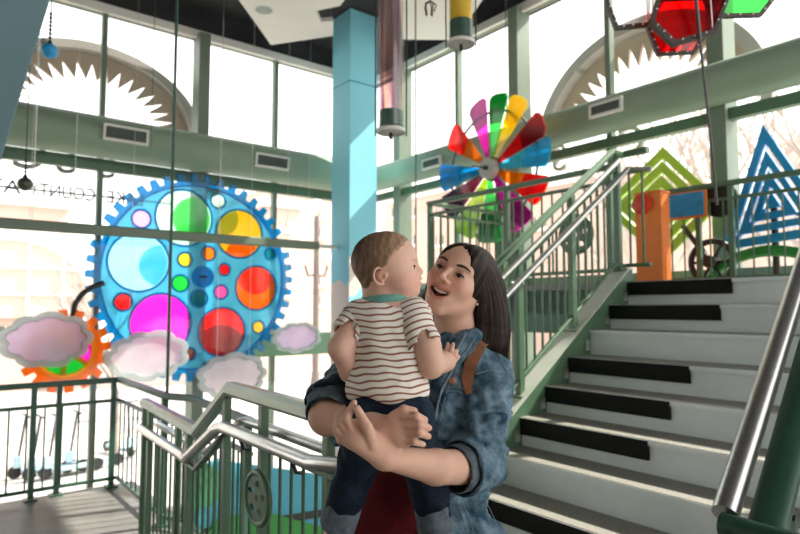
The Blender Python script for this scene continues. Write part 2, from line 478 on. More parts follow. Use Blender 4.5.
# ================================================================== staircase with piano key risers
st = thing('staircase', W(2.27, 1, 0), 'broad staircase with speckled treads and risers painted as white and black piano keys', 'stairs')
keyend = {0: 1.82, 1: 1.79, 3: 1.75, 4: 1.74, 5: 1.73, 7: 1.72}
for k in range(9):
    u0 = L0u - k*RUN; zt = UZ - k*RISE
    r = MB(); r.ubox(u0+.012, u0+.06, SR, L0v, zt-RISE-.001, zt-.028); ro = r.build('riser', M['white_riser'], st, 0)
    tr = MB(); tr.ubox(u0, u0+RUN+.02 if k else u0+.1, SR, L0v, zt-.03, zt); to = tr.build('tread', M['tread'], st, 0, bevel=.004)
    ns = MB(); ns.ubox(u0-.003, u0+.010, SR, L0v, zt-.030, zt-.004)
    ns.build('nosing', M['white_riser'] if k not in keyend else M['white_riser'], to, 0)
    if k in keyend:
        q = MB(); q.ubox(u0-.006, u0+.013, keyend[k], L0v-.003, zt-RISE*.60, zt-.006); q.build('black_key', M['black_key'], ro, 0)
    if k: 
        c = MB(); c.ubox(u0+RUN-.06, u0+RUN-.015, L0v-.012, L0v, zt+.03, zt+.10); c.build('bracket', M['steel'], st, 0)
def stringer(v0, v1):
    ua, ub = 2.15, 4.36; sl = RISE/RUN
    za = UZ + (ua-L0u)*sl + .07; zb = UZ+.09
    ux = L0u + (zb-.07-UZ)/sl
    prof = [(ua, -.0), (ua, za), (ux, zb), (ub, zb), (ub, UZ-.45), (ua+.45, 0)]
    o = MB(); o.prism([W(u, v0, z) for u, z in prof], V*(v1-v0)); so_ = o.build('stringer', M['green'], st, 0)
    c = MB(); c.prism([W(ua, v0-.006, za), W(ux, v0-.006, zb), W(ub, v0-.006, zb), W(ub, v0-.006, zb+.012), W(ux-.006, v0-.006, zb+.012), W(ua, v0-.006, za+.012)], V*(v1-v0+.012))
    c.build('curb_top', M['curb'], so_, 0)
stringer(L0v, L0v+.13); stringer(SR-.13, SR)
o = MB(); o.ubox(L0u+.02, L0u+.12, L0v, 5.25, UZ-.42, UZ-.05); o.build('landing_fascia', pbr('teal_green_paint', (.06, .17, .12), .5, 0, .08, 3), st, 0)

# ================================================================== guard rails
def lerp(a, c, t): return a + (c-a)*t
def resample(path, step, off=.5):
    L = [(path[i+1]-path[i]).length for i in range(len(path)-1)]; out = []
    for i, l in enumerate(L):
        n = max(1, round(l/step))
        out += [lerp(path[i], path[i+1], (k+off)/n) for k in range(n)]
    return out
def guard(label, path, H, H2, HB, posts, step=.115, top=(.06, .045), bar=.009, topmat='green', mat='green', basez=None, group=None, sub=(.035, .03), pr=.022):
    """path = base line points (3d); top rail H above, second rail H2, bottom rail HB; balusters from HB to H2"""
    path = [Vector(p) for p in path]
    g = thing('guard_rail', path[0], label, 'railing', group)
    up = lambda h: [p + Z*h for p in path]
    o = MB(); o.rail(up(H), *top); o.build('top_rail', M[topmat], g, 40)
    o = MB(); o.rail(up(H2), *sub); o.build('middle_rail', M[mat], g, 40)
    o = MB(); o.rail(up(HB), *sub); o.build('bottom_rail', M[mat], g, 40)
    for p, zb in posts:
        p = Vector(p); o = MB()
        o.box(Vector((p.x, p.y, (p.z+H-.02+zb)/2)), U*pr, V*pr, Z*((p.z+H-.02-zb)/2)); 
        po = o.build('post', M[mat], g, 0)
        c = MB(); c.box(Vector((p.x, p.y, zb+.008)), U*.05, V*.05, Z*.008); c.build('base_plate', M[mat], po, 0)
    first = None
    for p in resample(path, step):
        if first is None:
            o = MB(); o.tube([p+Z*HB, p+Z*H2], bar, 6); first = (o.build('baluster', M[mat], g, 60), p)
        else:
            copy_obj(first[0], g, Matrix.Translation(p-first[1]))
    return g
def handrail(g, pts, r=.021, mat='steel', brackets=()):
    o = MB(); o.tube(pts, r, 14); h = o.build('handrail', M[mat], g, 60)
    for p, q in brackets:
        c = MB(); c.tube([p, (p+q)/2 - Z*.03, q], .007, 8); c.build('rail_bracket', M['steel_dark'], h, 60)
    return h
def medallion(g, c, ax, r, mat):
    ho = []
    for k in range(5):
        a = 2*PI*k/5 + .4
        ho.append([(.55*r*math.cos(a)+.20*r*math.cos(t)*(1+.3*math.cos(2*t+a)), .55*r*math.sin(a)+.13*r*math.sin(t)) for t in [2*PI*i/14 for i in range(14)]])
    ho.append(circ(0, 0, r*.13, 14))
    m_ = shape2d('medallion', [circ(0, 0, r, 40)] + ho, c, ax, Z, .012, mat, g)
    t = MB(); t.tube([c + (ax*math.cos(2*PI*i/40) + Z*math.sin(2*PI*i/40))*r*.97 for i in range(40)], .012, 8, True); t.build('medallion_rim', mat, m_, 60)

# -- near landing rail (behind the woman): level, down two steps, level again
A = [W(1.0, 1.56, 0), W(1.03, 2.42, 0), W(1.05, 2.84, -.24), W(1.11, 3.88, -.24)]
gA = guard('near stair guard rail behind the woman with steel handrail and round pierced medallion', A, 1.07, .90, .10,
      [(A[0]+V*.05, 0), (lerp(A[0], A[1], .62), 0), (lerp(A[1], A[2], .1), -.135), (lerp(A[2], A[3], .12), LZ), (lerp(A[2], A[3], .30), LZ), (lerp(A[2], A[3], .86), LZ), (A[3], LZ)],
      .082, (.062, .054), .0065, 'rail_sage', pr=.0145)
hb = [W(.965, 1.66, .93), W(.975, 2.36, .93), W(.98, 2.44, .91), W(1.03, 2.93, .69), W(1.04, 3.0, .69), W(1.075, 3.86, .69)]
hs = [W(1.08, 1.44, 1.04), W(1.03, 1.46, .99), W(.985, 1.52, .945)] + hb[:1]
o_ = lambda p: p + U*.06
handrail(gA, hs + hb[1:], .024, 'steel', [(lerp(hb[0], hb[1], t), lerp(hb[0], hb[1], t)+U*.055-Z*.07) for t in (.2, .8)] + [(lerp(hb[4], hb[5], t), lerp(hb[4], hb[5], t)+U*.04-Z*.05) for t in (.2, .85)])
handrail(gA, [p + U*.10 + Z*.012 for p in hb], .019, 'steel')
medallion(gA, onu(258, 498, .985), V, .092, M['green'])
# -- lower landing guard at far left
zt = .99
B = [W(-3.2, 6.25, LZ), W(1.55, 6.25, LZ), W(1.55, 4.85, LZ), W(1.66, 4.65, LZ), W(1.60, 3.45, LZ)]
guard('dark green guard rail around the lower landing at far left', B, .99, .80, .08,
      [(W(-2.6, 6.25, LZ), LZ), (W(-.85, 6.25, LZ), LZ), (W(.85, 6.25, LZ), LZ), (W(1.05, 6.27, LZ), LZ), (W(1.50, 6.25, LZ), LZ), (W(1.55, 4.9, LZ), LZ), (W(1.60, 3.5, LZ), -.5)], .135, (.06, .05), .008, 'green_dark', 'green_dark')
# -- upper landing front guard
Fp = [W(4.40, 2.75, UZ), W(4.40, 5.02, UZ), W(5.95, 5.02, UZ)]
gF = guard('green guard rail along the front edge of the upper landing before the pinwheel', Fp, .945, .82, .10,
      [(W(4.40, 2.80, UZ), UZ), (W(4.40, 3.9, UZ), UZ), (W(4.40, 5.02, UZ), UZ), (W(5.9, 5.02, UZ), UZ)], .112)
medallion(gF, W(4.385, 3.12, UZ+.42), V, .17, M['green'])
# -- stair guard on the left side
sl = RISE/RUN
zn = lambda u: UZ + (u-L0u)*sl
Sp = [W(2.20, 2.655, zn(2.20)), W(4.22, 2.655, zn(4.22)), W(4.36, 2.655, zn(4.22)), W(4.37, 2.44, zn(4.22))]
gS = guard('green guard rail climbing the left side of the staircase with double handrails', Sp, 1.055, .905, .17,
      [(W(2.35, 2.655, zn(2.35)), 0.25), (W(2.95, 2.655, zn(2.95)), zn(2.95)+.05), (W(3.10, 2.655, zn(3.10)), zn(3.10)+.05), (W(3.68, 2.655, zn(3.68)), zn(3.68)+.05), (W(4.28, 2.655, zn(4.22)), UZ+.09)], .105, (.062, .05), .009, 'green')
hh = lambda du, dv, h: [W(2.2+du, 2.655+dv, zn(2.2+du)+h), W(4.30+du, 2.655+dv, zn(4.30+du)+h), W(4.36+du, 2.655+dv-.16, zn(4.30+du)+h-.02)]
p = hh(0, -.085, .86)
handrail(gS, p, .022, 'steel', [(lerp(p[0], p[1], t), lerp(p[0], p[1], t)+V*.085-Z*.03) for t in (.12, .45, .8)])
handrail(gS, [q for q in hh(-.06, -.05, .97)[:2]], .018, 'steel')
# -- right side guard of the landing above
Rp = [W(5.80, -1.0, UZ), W(5.80, 3.20, UZ)]
gR = guard('green guard rail at the back of the upper landing in front of the blue triangles', Rp, .94, .80, .07,
      [(W(5.80, 3.15, UZ), UZ), (W(5.8, 2.75, UZ), UZ), (W(5.8, 2.45, UZ), UZ), (W(5.80, 1.0, UZ), UZ), (W(5.8, -.9, UZ), UZ)], .125, (.06, .05), .008)
# -- stair rail close to the camera on the right
th = math.radians(45); dR = Vector((math.sin(th), math.cos(th), 0))
c0 = P(722, 524, 1.22)
Q = lambda t, off=0, dz=0: c0 + dR*t + Vector((dR.y, -dR.x, 0))*off + Z*(.71*t+dz)
tn = thing('guard_rail', Vector((c0.x, c0.y, 0)), 'stair rail close to the camera at the bottom right corner, glossy dark green', 'railing')
o = MB(); o.tube([Q(.02, 0), Q(3.2, 0)], .026, 18); o.build('handrail', M['steel'], tn, 60)
o = MB(); o.rail([Q(.0, .075, -.01), Q(3.2, .075, -.01)], .066, .05); o.build('top_rail', M['green_dark'], tn, 40)
o = MB(); o.rail([Q(.0, .14, -.04), Q(3.2, .14, -.04)], .03, .04); o.build('middle_rail', M['green_dark'], tn, 40)
o = MB(); o.tube([Q(.0, 0, 0)-U*.0, c0-V*.12-Z*.004, c0-V*.9-Z*.004], .024, 18); o.build('level_rail', M['green_dark'], tn, 60)
first = None
for i in range(22):
    p = Q(.10+.13*i, .10)
    zb_ = max(0, UZ + min(0, (p.dot(U)-L0u))*sl) if p.dot(U) > 2.27 else 0
    o = MB(); o.tube([Vector((p.x, p.y, zb_)), p-Z*.05], .009, 8); o.build('baluster', M['green_dark'], tn, 60)
for t in (.06, 1.2, 2.4):
    p = Q(t, .085); zb_ = max(0, UZ + min(0, (p.dot(U)-L0u))*sl) if p.dot(U) > 2.27 else 0
    o = MB(); o.box(Vector((p.x, p.y, (p.z-.03+zb_)/2)), U*.022, V*.022, Z*((p.z-.03-zb_)/2)); o.build('post', M['green_dark'], tn, 0)

# ================================================================== lower hall mural under the rail
mu = thing('mural_screen', onv(270, 480, 4.9), 'teal and blue painted low screen in the lower hall behind the near railing', 'screen')
mv = 5.1
poly = [onv(x, y, mv) for x, y in ((196, 482), (206, 466), (222, 460), (240, 464), (300, 472), (420, 492))]
poly = [W(uv(q)[0], mv, q.z) for q in poly]; 
base = [W(uv(poly[-1])[0], mv, GZ), W(uv(poly[0])[0], mv, GZ)]
o = MB(); o.prism(poly + base, V*.08); o.build('screen_board', M['mural'], mu, 0)
band = [onv(x, y, mv-.01) for x, y in ((196, 530), (420, 494), (420, 501), (196, 538))]
o = MB(); o.prism(band, V*.008); o.build('dark_band', M['black'], mu, 0)
hill = [onv(x, y, mv-.015) for x, y in ((194, 470), (206, 463), (216, 468), (228, 484), (214, 505), (194, 510))]
o = MB(); o.prism(hill, V*.01); o.build('green_hill', M['mural_green'], mu, 0)
hill = [onv(x, y, mv-.02) for x, y in ((196, 560), (215, 520), (260, 510), (310, 524), (380, 540), (420, 560))]
o = MB(); o.prism(hill, V*.01); o.build('green_hill', M['arc_green'], mu, 0)
# ================================================================== big gear and friends on the left window
GV = 8.55
def loc2(px, py, pl):            # pixel -> (u, z) on plane v = pl
    q = onv(px, py, pl); return q.dot(U), q.z
gcu, gcz = loc2(199, 277, GV)
GR = (loc2(192.5, 174, GV)[1] - loc2(192.5, 381, GV)[1])/2
def teeth(n, r0, r1, wr=.28, wt=.17, ph=0):
    pts = []
    for i in range(n):
        a = 2*PI*i/n + ph; s = 2*PI/n
        for da, r in ((-.5, r0), (-wr, r0), (-wt, r1), (wt, r1), (wr, r0)):
            pts.append((r*math.cos(a+da*s), r*math.sin(a+da*s)))
    return pts
gear = thing('gear_sculpture', W(gcu, GV, gcz-GR), 'giant blue toothed gear holding round coloured windows, hung on the left glass wall', 'gear')
go = W(gcu, GV, gcz); gx, gy = U, Z
lens = [(184, 218, 27.5, 'clear_green'), (239, 234, 25, 'yellow'), (138.7, 262, 27.5, 'pale_cyan'), (256, 288, 23, 'orange'), (160.7, 323.7, 28.5, 'magenta'), (221.5, 332, 24.5, 'red'),
        (141, 219, 8.5, 'lilac'), (217.7, 201, 7.5, 'clear_green'), (184.7, 259.7, 7, 'yellow'), (208, 253.7, 7, 'orange'), (270, 254, 6.5, 'teal'), (224, 269.6, 6, 'red'),
        (180, 283.4, 8, 'green'), (198.5, 298.6, 8.5, 'teal'), (220.5, 292, 7, 'pink'), (122.7, 302, 8, 'red'), (257.7, 327, 6.5, 'yellow'), (189, 354, 6, 'brown')]
L = []
for px, py, r, k in lens:
    a, z = loc2(px, py, GV); rr = r*2.0/ (381-174) * GR
    L.append((a-gcu, z-gcz, rr, k))
ring = shape2d('toothed_ring', [teeth(46, GR*.925, GR), circ(0, 0, GR*.885, 90)], go, gx, gy, .07, M['gear_blue'], gear, .006)
inner = GR*.90
shape2d('disc_plate', [circ(0, 0, inner, 90)] + [circ(x, z, r*1.0, 40) for x, z, r, k in L], go - V*.01, gx, gy, .03, M['gear_light'], gear)
for x, z, r, k in L:
    o = MB(); c = go + gx*x + gy*z
    o.tube([c + (gx*math.cos(2*PI*i/40) + gy*math.sin(2*PI*i/40))*r*1.02 - V*.015 for i in range(40)], .016, 8, True, up=V)
    rim = o.build('lens_rim', M['gear_blue'], gear, 60)
    shape2d('coloured_lens', [circ(0, 0, r, 40)], c - V*.005, gx, gy, .008, acr(k, .12), gear)
def lens_arc(i, cx, cz, rr, k, t0, t1):       # the second coloured circle showing through a lens
    x, z, r, _ = L[i]; c = go + gx*x + gy*z + V*.03
    pts = []
    inside = lambda p: math.hypot(*p) < r*.985
    full = [(cx*r + rr*r*math.cos(2*PI*j/60), cz*r + rr*r*math.sin(2*PI*j/60)) for j in range(60)]
    pts = []
    for p in full:
        h = math.hypot(*p)
        pts.append(p if h < r*.985 else (p[0]/h*r*.985, p[1]/h*r*.985))
    shape2d('coloured_overlay', [pts], c, gx, gy, .006, acr(k, .12), gear)
    rimp = [c + gx*p[0] + gy*p[1] for p in full if inside(p)]
lens_arc(0, .42, .0, .80, 'green', 0, 1)
lens_arc(1, .2, -.95, .75, 'orange', 0, 1); lens_arc(1, -.7, .6, .7, 'lime', 0, 1)
lens_arc(2, .75, -.1, .72, 'cyan', 0, 1)
lens_arc(3, .0, .55, .85, 'red', 0, 1)
lens_arc(5, 0, -.9, 1.2, 'crimson', 0, 1)
o = MB(); hx, hz = loc2(202, 277, GV); c = W(hx, GV, hz)
o.lathe([(.155, -.03), (.155, .03)], c - V*.02, V, 32); hub = o.build('hub', M['gear_blue'], gear, 40)
o = MB(); o.tube([c - V*.07 - U*.05, c - V*.07 + U*.05], .016, 8); o.build('hub_handle', M['black'], hub, 40)
o = MB(); o.box(W(lu[2], GV+.30, 3.1), U*.12, V*.30, Z*.04); o.box(W(lu[2], GV+.30, .6), U*.12, V*.30, Z*.04); o.build('wall_bracket', M['green_dark'], gear, 0)
o = MB(); q = [onv(x, y, GV-.12) for x, y in ((104, 283), (92, 287), (82, 294), (75, 304), (72, 318))]
o.tube(q, .035, 10); o.build('curved_bracket', M['black'], gear, 60)

# orange gear behind the first cloud
ou, oz = loc2(66, 351, 8.35); OR = .50
og = thing('gear_sculpture', W(ou, 8.35, oz-OR), 'small orange toothed gear with green and pink panes behind the leftmost cloud', 'gear')
oo = W(ou, 8.35, oz)
shape2d('toothed_ring', [teeth(16, OR*.80, OR, .30, .20, .1), circ(0, 0, OR*.66, 60)], oo, gx, gy, .06, M['gear_orange'], og, .005)
shape2d('inner_ring', [circ(0, 0, OR*.70, 60), circ(0, 0, OR*.56, 60)], oo - V*.015, gx, gy, .05, M['gear_yellow'], og)
for k in range(6):
    a = 2*PI*k/6 + .42
    o = MB(); o.box(oo + (gx*math.cos(a) + gy*math.sin(a))*OR*.32 - V*.015, (gx*math.cos(a) + gy*math.sin(a))*OR*.27, (gx*-math.sin(a) + gy*math.cos(a))*.028, V*.025)
    o.build('spoke', M['gear_yellow'], og, 0)
    pts = [(0, 0)] + [(OR*.58*math.cos(a+2*PI/6*t/8), OR*.58*math.sin(a+2*PI/6*t/8)) for t in range(9)]
    shape2d('coloured_pane', [pts], oo + V*.01, gx, gy, .008, acr(['maroon', 'yellow', 'cyan', 'green', 'green', 'magenta'][k] if k != 3 else 'green', .15), og)
# clouds on wires
def cloud_outline(w_, h_, puffs):
    pts = []
    for i in range(120):
        t = 2*PI*i/120; d = (math.cos(t), math.sin(t)); best = 0
        for x, y, r in puffs:
            bq = d[0]*x + d[1]*y; cq = x*x + y*y - r*r; ds = bq*bq - cq
            if ds > 0: best = max(best, bq + math.sqrt(ds))
        pts.append((d[0]*best*w_, d[1]*best*h_))
    return pts
def puffs(n, ph, seed):
    r_ = random.Random(seed)
    return [(0, 0, .70)] + [(.64*math.cos(2*PI*k/n+ph), .62*math.sin(2*PI*k/n+ph), .33+r_.uniform(-.03, .05)) for k in range(n)]
PU = puffs(9, .1, 1)
def cloud(px, py, wpx, hpx, v, label, mat, puffs=PU, wiretop=3.3):
    cu_, cz_ = loc2(px, py, v)
    a0 = loc2(px-wpx/2, py, v)[0]; a1 = loc2(px+wpx/2, py, v)[0]
    z0 = loc2(px, py+hpx*.53, v)[1]; z1 = loc2(px, py-hpx*.53, v)[1]
    c = W(cu_, v, cz_); t = thing('cloud_sign', W(cu_, v, z0), label, 'cloud', None)
    ol = cloud_outline((a1-a0)/2, (z1-z0)/2, puffs)
    il = [(x*.87, y*.82) for x, y in ol]
    shape2d('cloud_rim', [ol, il], c, gx, gy, .06, M['cloud_rim'], t, .008)
    shape2d('cloud_panel', [[(x*.9, y*.86) for x, y in ol]], c, gx, gy, .012, M[mat], t)
    o = MB()
    for s in (-.45, .45): o.tube([c + gx*(a1-a0)/2*s + gy*(z1-z0)*.36, W(cu_+(a1-a0)/2*s, v, CT)], .003, 6)
    o.build('hanging_wire', M['steel'], t, 60)
cloud(47.5, 340, 99, 54, 8.15, 'large lilac cloud with grey rim hanging leftmost of the four clouds', 'cloud_panel')
P3 = puffs(9, .45, 2)
cloud(148, 355.5, 85, 49, 8.2, 'pale cloud hanging in front of the bottom of the blue gear', 'cloud_panel_b', P3)
cloud(233, 376, 72, 45, 8.1, 'pinkish cloud hanging just above the near railing', 'cloud_panel_b', PU)
cloud(297, 337.5, 48, 30, 8.3, 'smallest cloud beside the right edge of the blue gear', 'cloud_panel', P3)

# horizontal tube rail in front of the gear, on its pole
o = MB(); hz_ = onv(160, 234.5, 8.0)
ha = W(-4, 8.0, hz_.z); hb_ = W(uv(onv(318, 247, 8.0))[0], 8.0, hz_.z)
tg = thing('hanging_bar', ha, 'long sage green bar hanging level in front of the big blue gear', 'bar')
o.rail([ha, hb_], .08, .125); o.build('bar', M['frame'], tg, 40)
o = MB(); o.tube([hb_, hb_ + U*.9], .03, 10); o.build('bar_end', M['soffit'], tg, 60)
for u_ in (-2, 1.0, 3.2):
    o = MB(); o.tube([W(u_, 8.0, hz_.z), W(u_, 8.0, CT)], .006, 6); o.build('hanging_wire', M['steel'], tg, 60)
pb = W(1.55, 4.85, LZ); ptop = Vector((pb.x, pb.y, CT))
o = MB(); o.tube([Vector((pb.x, pb.y, .72)), ptop], .013, 8)
tag(o.build('support_pole', M['green_dark'], None, 60), 'thin dark pole rising from the lower landing rail to the ceiling', 'pole')
def cable(px, py, d, label, r=.005, z0=None, mat='steel_dark'):
    q = P(px, py, d); o = MB(); o.tube([Vector((q.x, q.y, z0 if z0 is not None else q.z)), Vector((q.x, q.y, CT))], r, 6)
    return tag(o.build('cable', M[mat], None, 60), label, 'cable')
cable(151, 148, 7.0, 'fine cable hanging in front of the left upper window', .004)
cable(416, 268, 6.5, 'dark vertical cable hanging just right of the clear tube', .008, .4)
cable(507, 122, 6.9, 'thin cable running down to the top of the pinwheel', .006)

# hanging balls
def ball(px, py, r, d, label, mat, chain=True, top=None):
    c = P(px, py, d); R_ = r*d/F
    t = thing('hanging_ball', c - Z*R_, label, 'ball')
    o = MB(); o.ball(c, R_, 14); o.build('ball', mat, t, 180)
    o = MB(); o.lathe([(R_*.35, 0), (R_*.3, R_*.3), (0.002, R_*.32)], c + Z*R_*.9, Z, 14); o.build('cap', M['black'], t, 60)
    o = MB(); o.tube([c + Z*R_, Vector((c.x, c.y, CT))], .0045, 6)
    for i in range(8): o.ball(c + Z*(R_*1.3 + i*.028), .012, 5)
    o.build('chain', M['black'], t, 60)
ball(49.5, 51, 7.5, 4.2, 'small teal blue ball hanging high at the upper left', M['sign_blue'])
ball(25, 184, 7, 5.0, 'dark round ball hanging before the mirrored letters', pbr('dark_ball', (.07, .075, .06), .35, .2, .3, 40))

# slanted grey-teal panel close by at top left
sl_ = [P(51, 0, 2.9), P(0, 166, 2.9)]
o = MB()
dx = (sl_[0]-sl_[1]).normalized(); top = sl_[0] + dx*1.6; bot = sl_[1] - dx*1.2
nrm = Vector((.25, -1, 0)).normalized(); side = dx.cross(nrm).normalized()
if side.x > 0: side = -side
o.prism([top, bot, bot + side*.75, top + side*.75], Vector((-.42, .25, 0)))
tag(o.build('slanted_column', M['teal_slab'], None, 0, bevel=.01), 'slanted grey teal column leaning through the upper left corner', 'column')

# white suspended ceiling panel with a recess
SZ = 5.55
tp = thing('ceiling_panel', onz(300, 0, SZ), 'white suspended ceiling panel with angled edges left of the column', 'ceiling panel')
t2 = thing('ceiling_panel', onz(430, 0, SZ), 'white suspended ceiling panel between the two hanging tubes', 'ceiling panel')
for t_, px_l in ((tp, ((241, 3), (271, 45), (333, 36), (333, 21), (321, 22), (316, 11), (340, 6), (360, -20), (365, -110), (300, -120), (215, -30))),
                 (t2, ((403, 39.5), (450, 40), (476, 10), (520, -60), (520, -110), (420, -110), (398, -20)))):
    q = [onz(x, y, SZ) for x, y in px_l]
    o = MB(); o.prism(q, Z*.06); o.build('panel', M['soffit'], t_, 0)
    o = MB(); o.tube([p_ - Z*.0 + Z*.03 for p_ in q], .012, 6, True); o.build('panel_edge', M['cloud_rim'], t_, 60)
o = MB(); q = onz(264, 10, SZ); o.lathe([(.10, -.012), (.10, 0)], q, Z, 24); o.lathe([(.12, -.005), (.12, .005)], q, Z, 24); o.build('downlight', M['cloud_rim'], tp, 40)
o = MB()
for x, y in ((272, 40), (331, 32), (300, -20)): q = onz(x, y, SZ+.06); o.tube([q, Vector((q.x, q.y, CT))], .006, 6)
o.build('hanger', M['steel'], tp, 60)
o = MB()
for x, y in ((445, 36), (408, 34), (430, -20)): q = onz(x, y, SZ+.06); o.tube([q, Vector((q.x, q.y, CT))], .006, 6)
o.build('hanger', M['steel'], t2, 60)

# hanging clear tubes
def film():
    m, nt, out = nodes('iridescent_film')
    lw = nt.nodes.new('ShaderNodeTexCoord'); mp = nt.nodes.new('ShaderNodeMapping'); mp.inputs['Scale'].default_value = (22, 22, 1.2)
    n = nt.nodes.new('ShaderNodeTexNoise'); n.inputs['Scale'].default_value = 1; n.inputs['Detail'].default_value = 2
    nt.links.new(lw.outputs['Object'], mp.inputs['Vector']); nt.links.new(mp.outputs['Vector'], n.inputs['Vector'])
    c = ramp(nt, n.outputs['Fac'], [(.30, srgb(170, 130, 165)), (.42, srgb(246, 205, 180)), (.5, srgb(255, 250, 252)), (.6, srgb(245, 212, 232)), (.72, srgb(226, 176, 146))])
    b = nt.nodes.new('ShaderNodeBsdfPrincipled'); b.inputs['Roughness'].default_value = .2; b.inputs['Metallic'].default_value = .35
    nt.links.new(c, b.inputs['Base Color'])
    t = nt.nodes.new('ShaderNodeBsdfTransparent'); nt.links.new(c, t.inputs['Color'])
    x = nt.nodes.new('ShaderNodeMixShader'); x.inputs[0].default_value = .16
    nt.links.new(t.outputs[0], x.inputs[1]); nt.links.new(b.outputs[0], x.inputs[2]); nt.links.new(x.outputs[0], out.inputs['Surface']); return m
def tube_lamp(px, pyb, wpx, d, label, core, corecol, clen):
    c = P(px, pyb, d); r = wpx*d/F/2; k = d/F
    t = thing('hanging_tube', c, label, 'hanging tube')
    o = MB(); o.lathe([(r, 0), (r, .02), (r*.97, .02), (r*.97, 2.4), (r, 2.4), (r, 2.42)], c, Z, 28); o.build('clear_sleeve', acr('clear', .04), t, 60)
    o = MB(); o.lathe([(r*.84, 7*k), (r*.84, clen[0]*k), (.002, clen[0]*k)], c, Z, 28); o.build('collar', M['green_dark'], t, 40)
    o = MB(); o.lathe([(r*.82, clen[0]*k), (r*.82, 2.4)], c, Z, 28); o.build('coloured_core', core, t, 60)
    o = MB(); o.lathe([(r*1.03, 0), (r*1.05, .012), (r*1.03, .024), (r*.5, .03), (r*.5, .0)], c, Z, 28); o.build('end_ring', M['soffit'], t, 40)
    o = MB(); o.tube([c - Z*.04, c + Z*.05], .012, 8); o.tube([c + Z*.01 - Vector((r*.5, 0, 0)), c + Z*.01 + Vector((r*.5, 0, 0))], .008, 6); o.build('end_pin', M['black'], t, 60)
    o = MB(); o.tube([c + Z*2.4, Vector((c.x, c.y, CT))], .01, 6)
    for s in (-1.1, 1.1): o.tube([c + Vector((r*s, 0, -.02)), c + Vector((r*s*1.02, 0, .7)), c + Vector((r*s, 0, 2.4))], .005, 6)
    o.build('hanging_wire', M['black'], t, 60)
tube_lamp(391, 133, 28, 4.0, 'hanging clear tube with pinkish iridescent film beside the blue column', film(), None, (22, 2))
tube_lamp(461, 45, 27, 4.3, 'hanging clear tube with a bright yellow core at the top', pbr('yellow_core', srgb(245, 200, 45), .4, 0, .05), None, (24, 2))
o = MB(); q = P(430, 9, 4.4)
for i in range(5):
    a = i*1.3; e = q + Vector((.03*math.cos(a), .03*math.sin(a), -.02-.012*i)); o.tube([q + Z*.06, q + Vector((.045*math.cos(a), .045*math.sin(a), .03)), e], .005, 6)
o.tube([q + Z*.05, Vector((q.x, q.y, CT))], .004, 6)
tag(o.build('hanging_hook', M['brown'], None, 60), 'small dark bundle of hooks hanging between the two clear tubes', 'hook')

# ================================================================== pinwheel
PWu = 5.72
pc = onu(491.5, 169, PWu)
pw = thing('pinwheel', W(PWu+.1, uv(pc)[1], UZ), 'big pinwheel with twelve coloured acrylic blades above the upper landing rail', 'pinwheel')
px_, py_ = -V, Z
RB = abs(onu(490, 98, PWu).z - onu(490, 242, PWu).z)/2*1.02
blades = [(80, 'deep_green', 'green'), (57, 'yellow', 'yellow'), (26, 'crimson', 'red'), (3, 'cyan', 'cyan'), (-27, 'red', 'orange'), (-57, 'purple', 'magenta'),
          (-92, 'deep_green', 'green'), (-122, 'lime', 'lime'), (-153, 'maroon', 'maroon'), (178, 'cyan', 'blue'), (140, 'red', 'orange'), (104, 'purple', 'magenta')]
for i, (deg, c1, c2) in enumerate(blades):
    a = math.radians(deg); d = px_*math.cos(a) + py_*math.sin(a); n = px_*-math.sin(a) + py_*math.cos(a)
    tw = math.radians(10); nn = n*math.cos(tw) + U*math.sin(tw)
    def out(r0, r1, w0, w1, rnd=True):
        p = [(r0, -w0), (r1*.93, -w1), (r1*.985, -w1*.75)] + [(r1, w1*t) for t in (-.35, .0, .35)] + [(r1*.985, w1*.75), (r1*.93, w1), (r0, w0)]
        return p
    b_ = shape2d('blade', [out(RB*.16, RB, .030, RB*.20)], pc - U*.02, d, nn, .012, acr(c2, .25), pw)
    shape2d('blade_tip', [out(RB*.60, RB*.995, RB*.126, RB*.194)], pc - U*.02 + U*(-.012), d, nn, .008, acr(c1, .35), b_)
o = MB(); o.tube([pc + (px_*math.cos(2*PI*i/60) + py_*math.sin(2*PI*i/60))*RB*.78 for i in range(60)], .016, 8, True); o.build('rim_wire', M['steel_dark'], pw, 60)
o = MB(); o.lathe([(.13, -.10), (.135, -.07), (.135, .05), (.10, .08)], pc, U, 32); hb2 = o.build('hub', pbr('hub_grey', (.42, .42, .39), .5, .2, .1, 12), pw, 40)
o = MB(); o.lathe([(.155, -.0), (.155, .05)], pc, U, 32); o.build('hub_backplate', M['brown'], hb2, 40)
o = MB(); o.lathe([(.03, -.13), (.03, -.1)], pc, U, 16); o.tube([pc - U*.12, pc - U*.15 - px_*.2 + Z*.05], .010, 8); o.build('crank', M['brown'], hb2, 40)
o = MB(); o.box(W(PWu+.17, uv(pc)[1], (UZ-.2+pc.z)/2), U*.05, V*.05, Z*((pc.z-UZ+.3)/2)); o.build('post', M['green'], pw, 0)

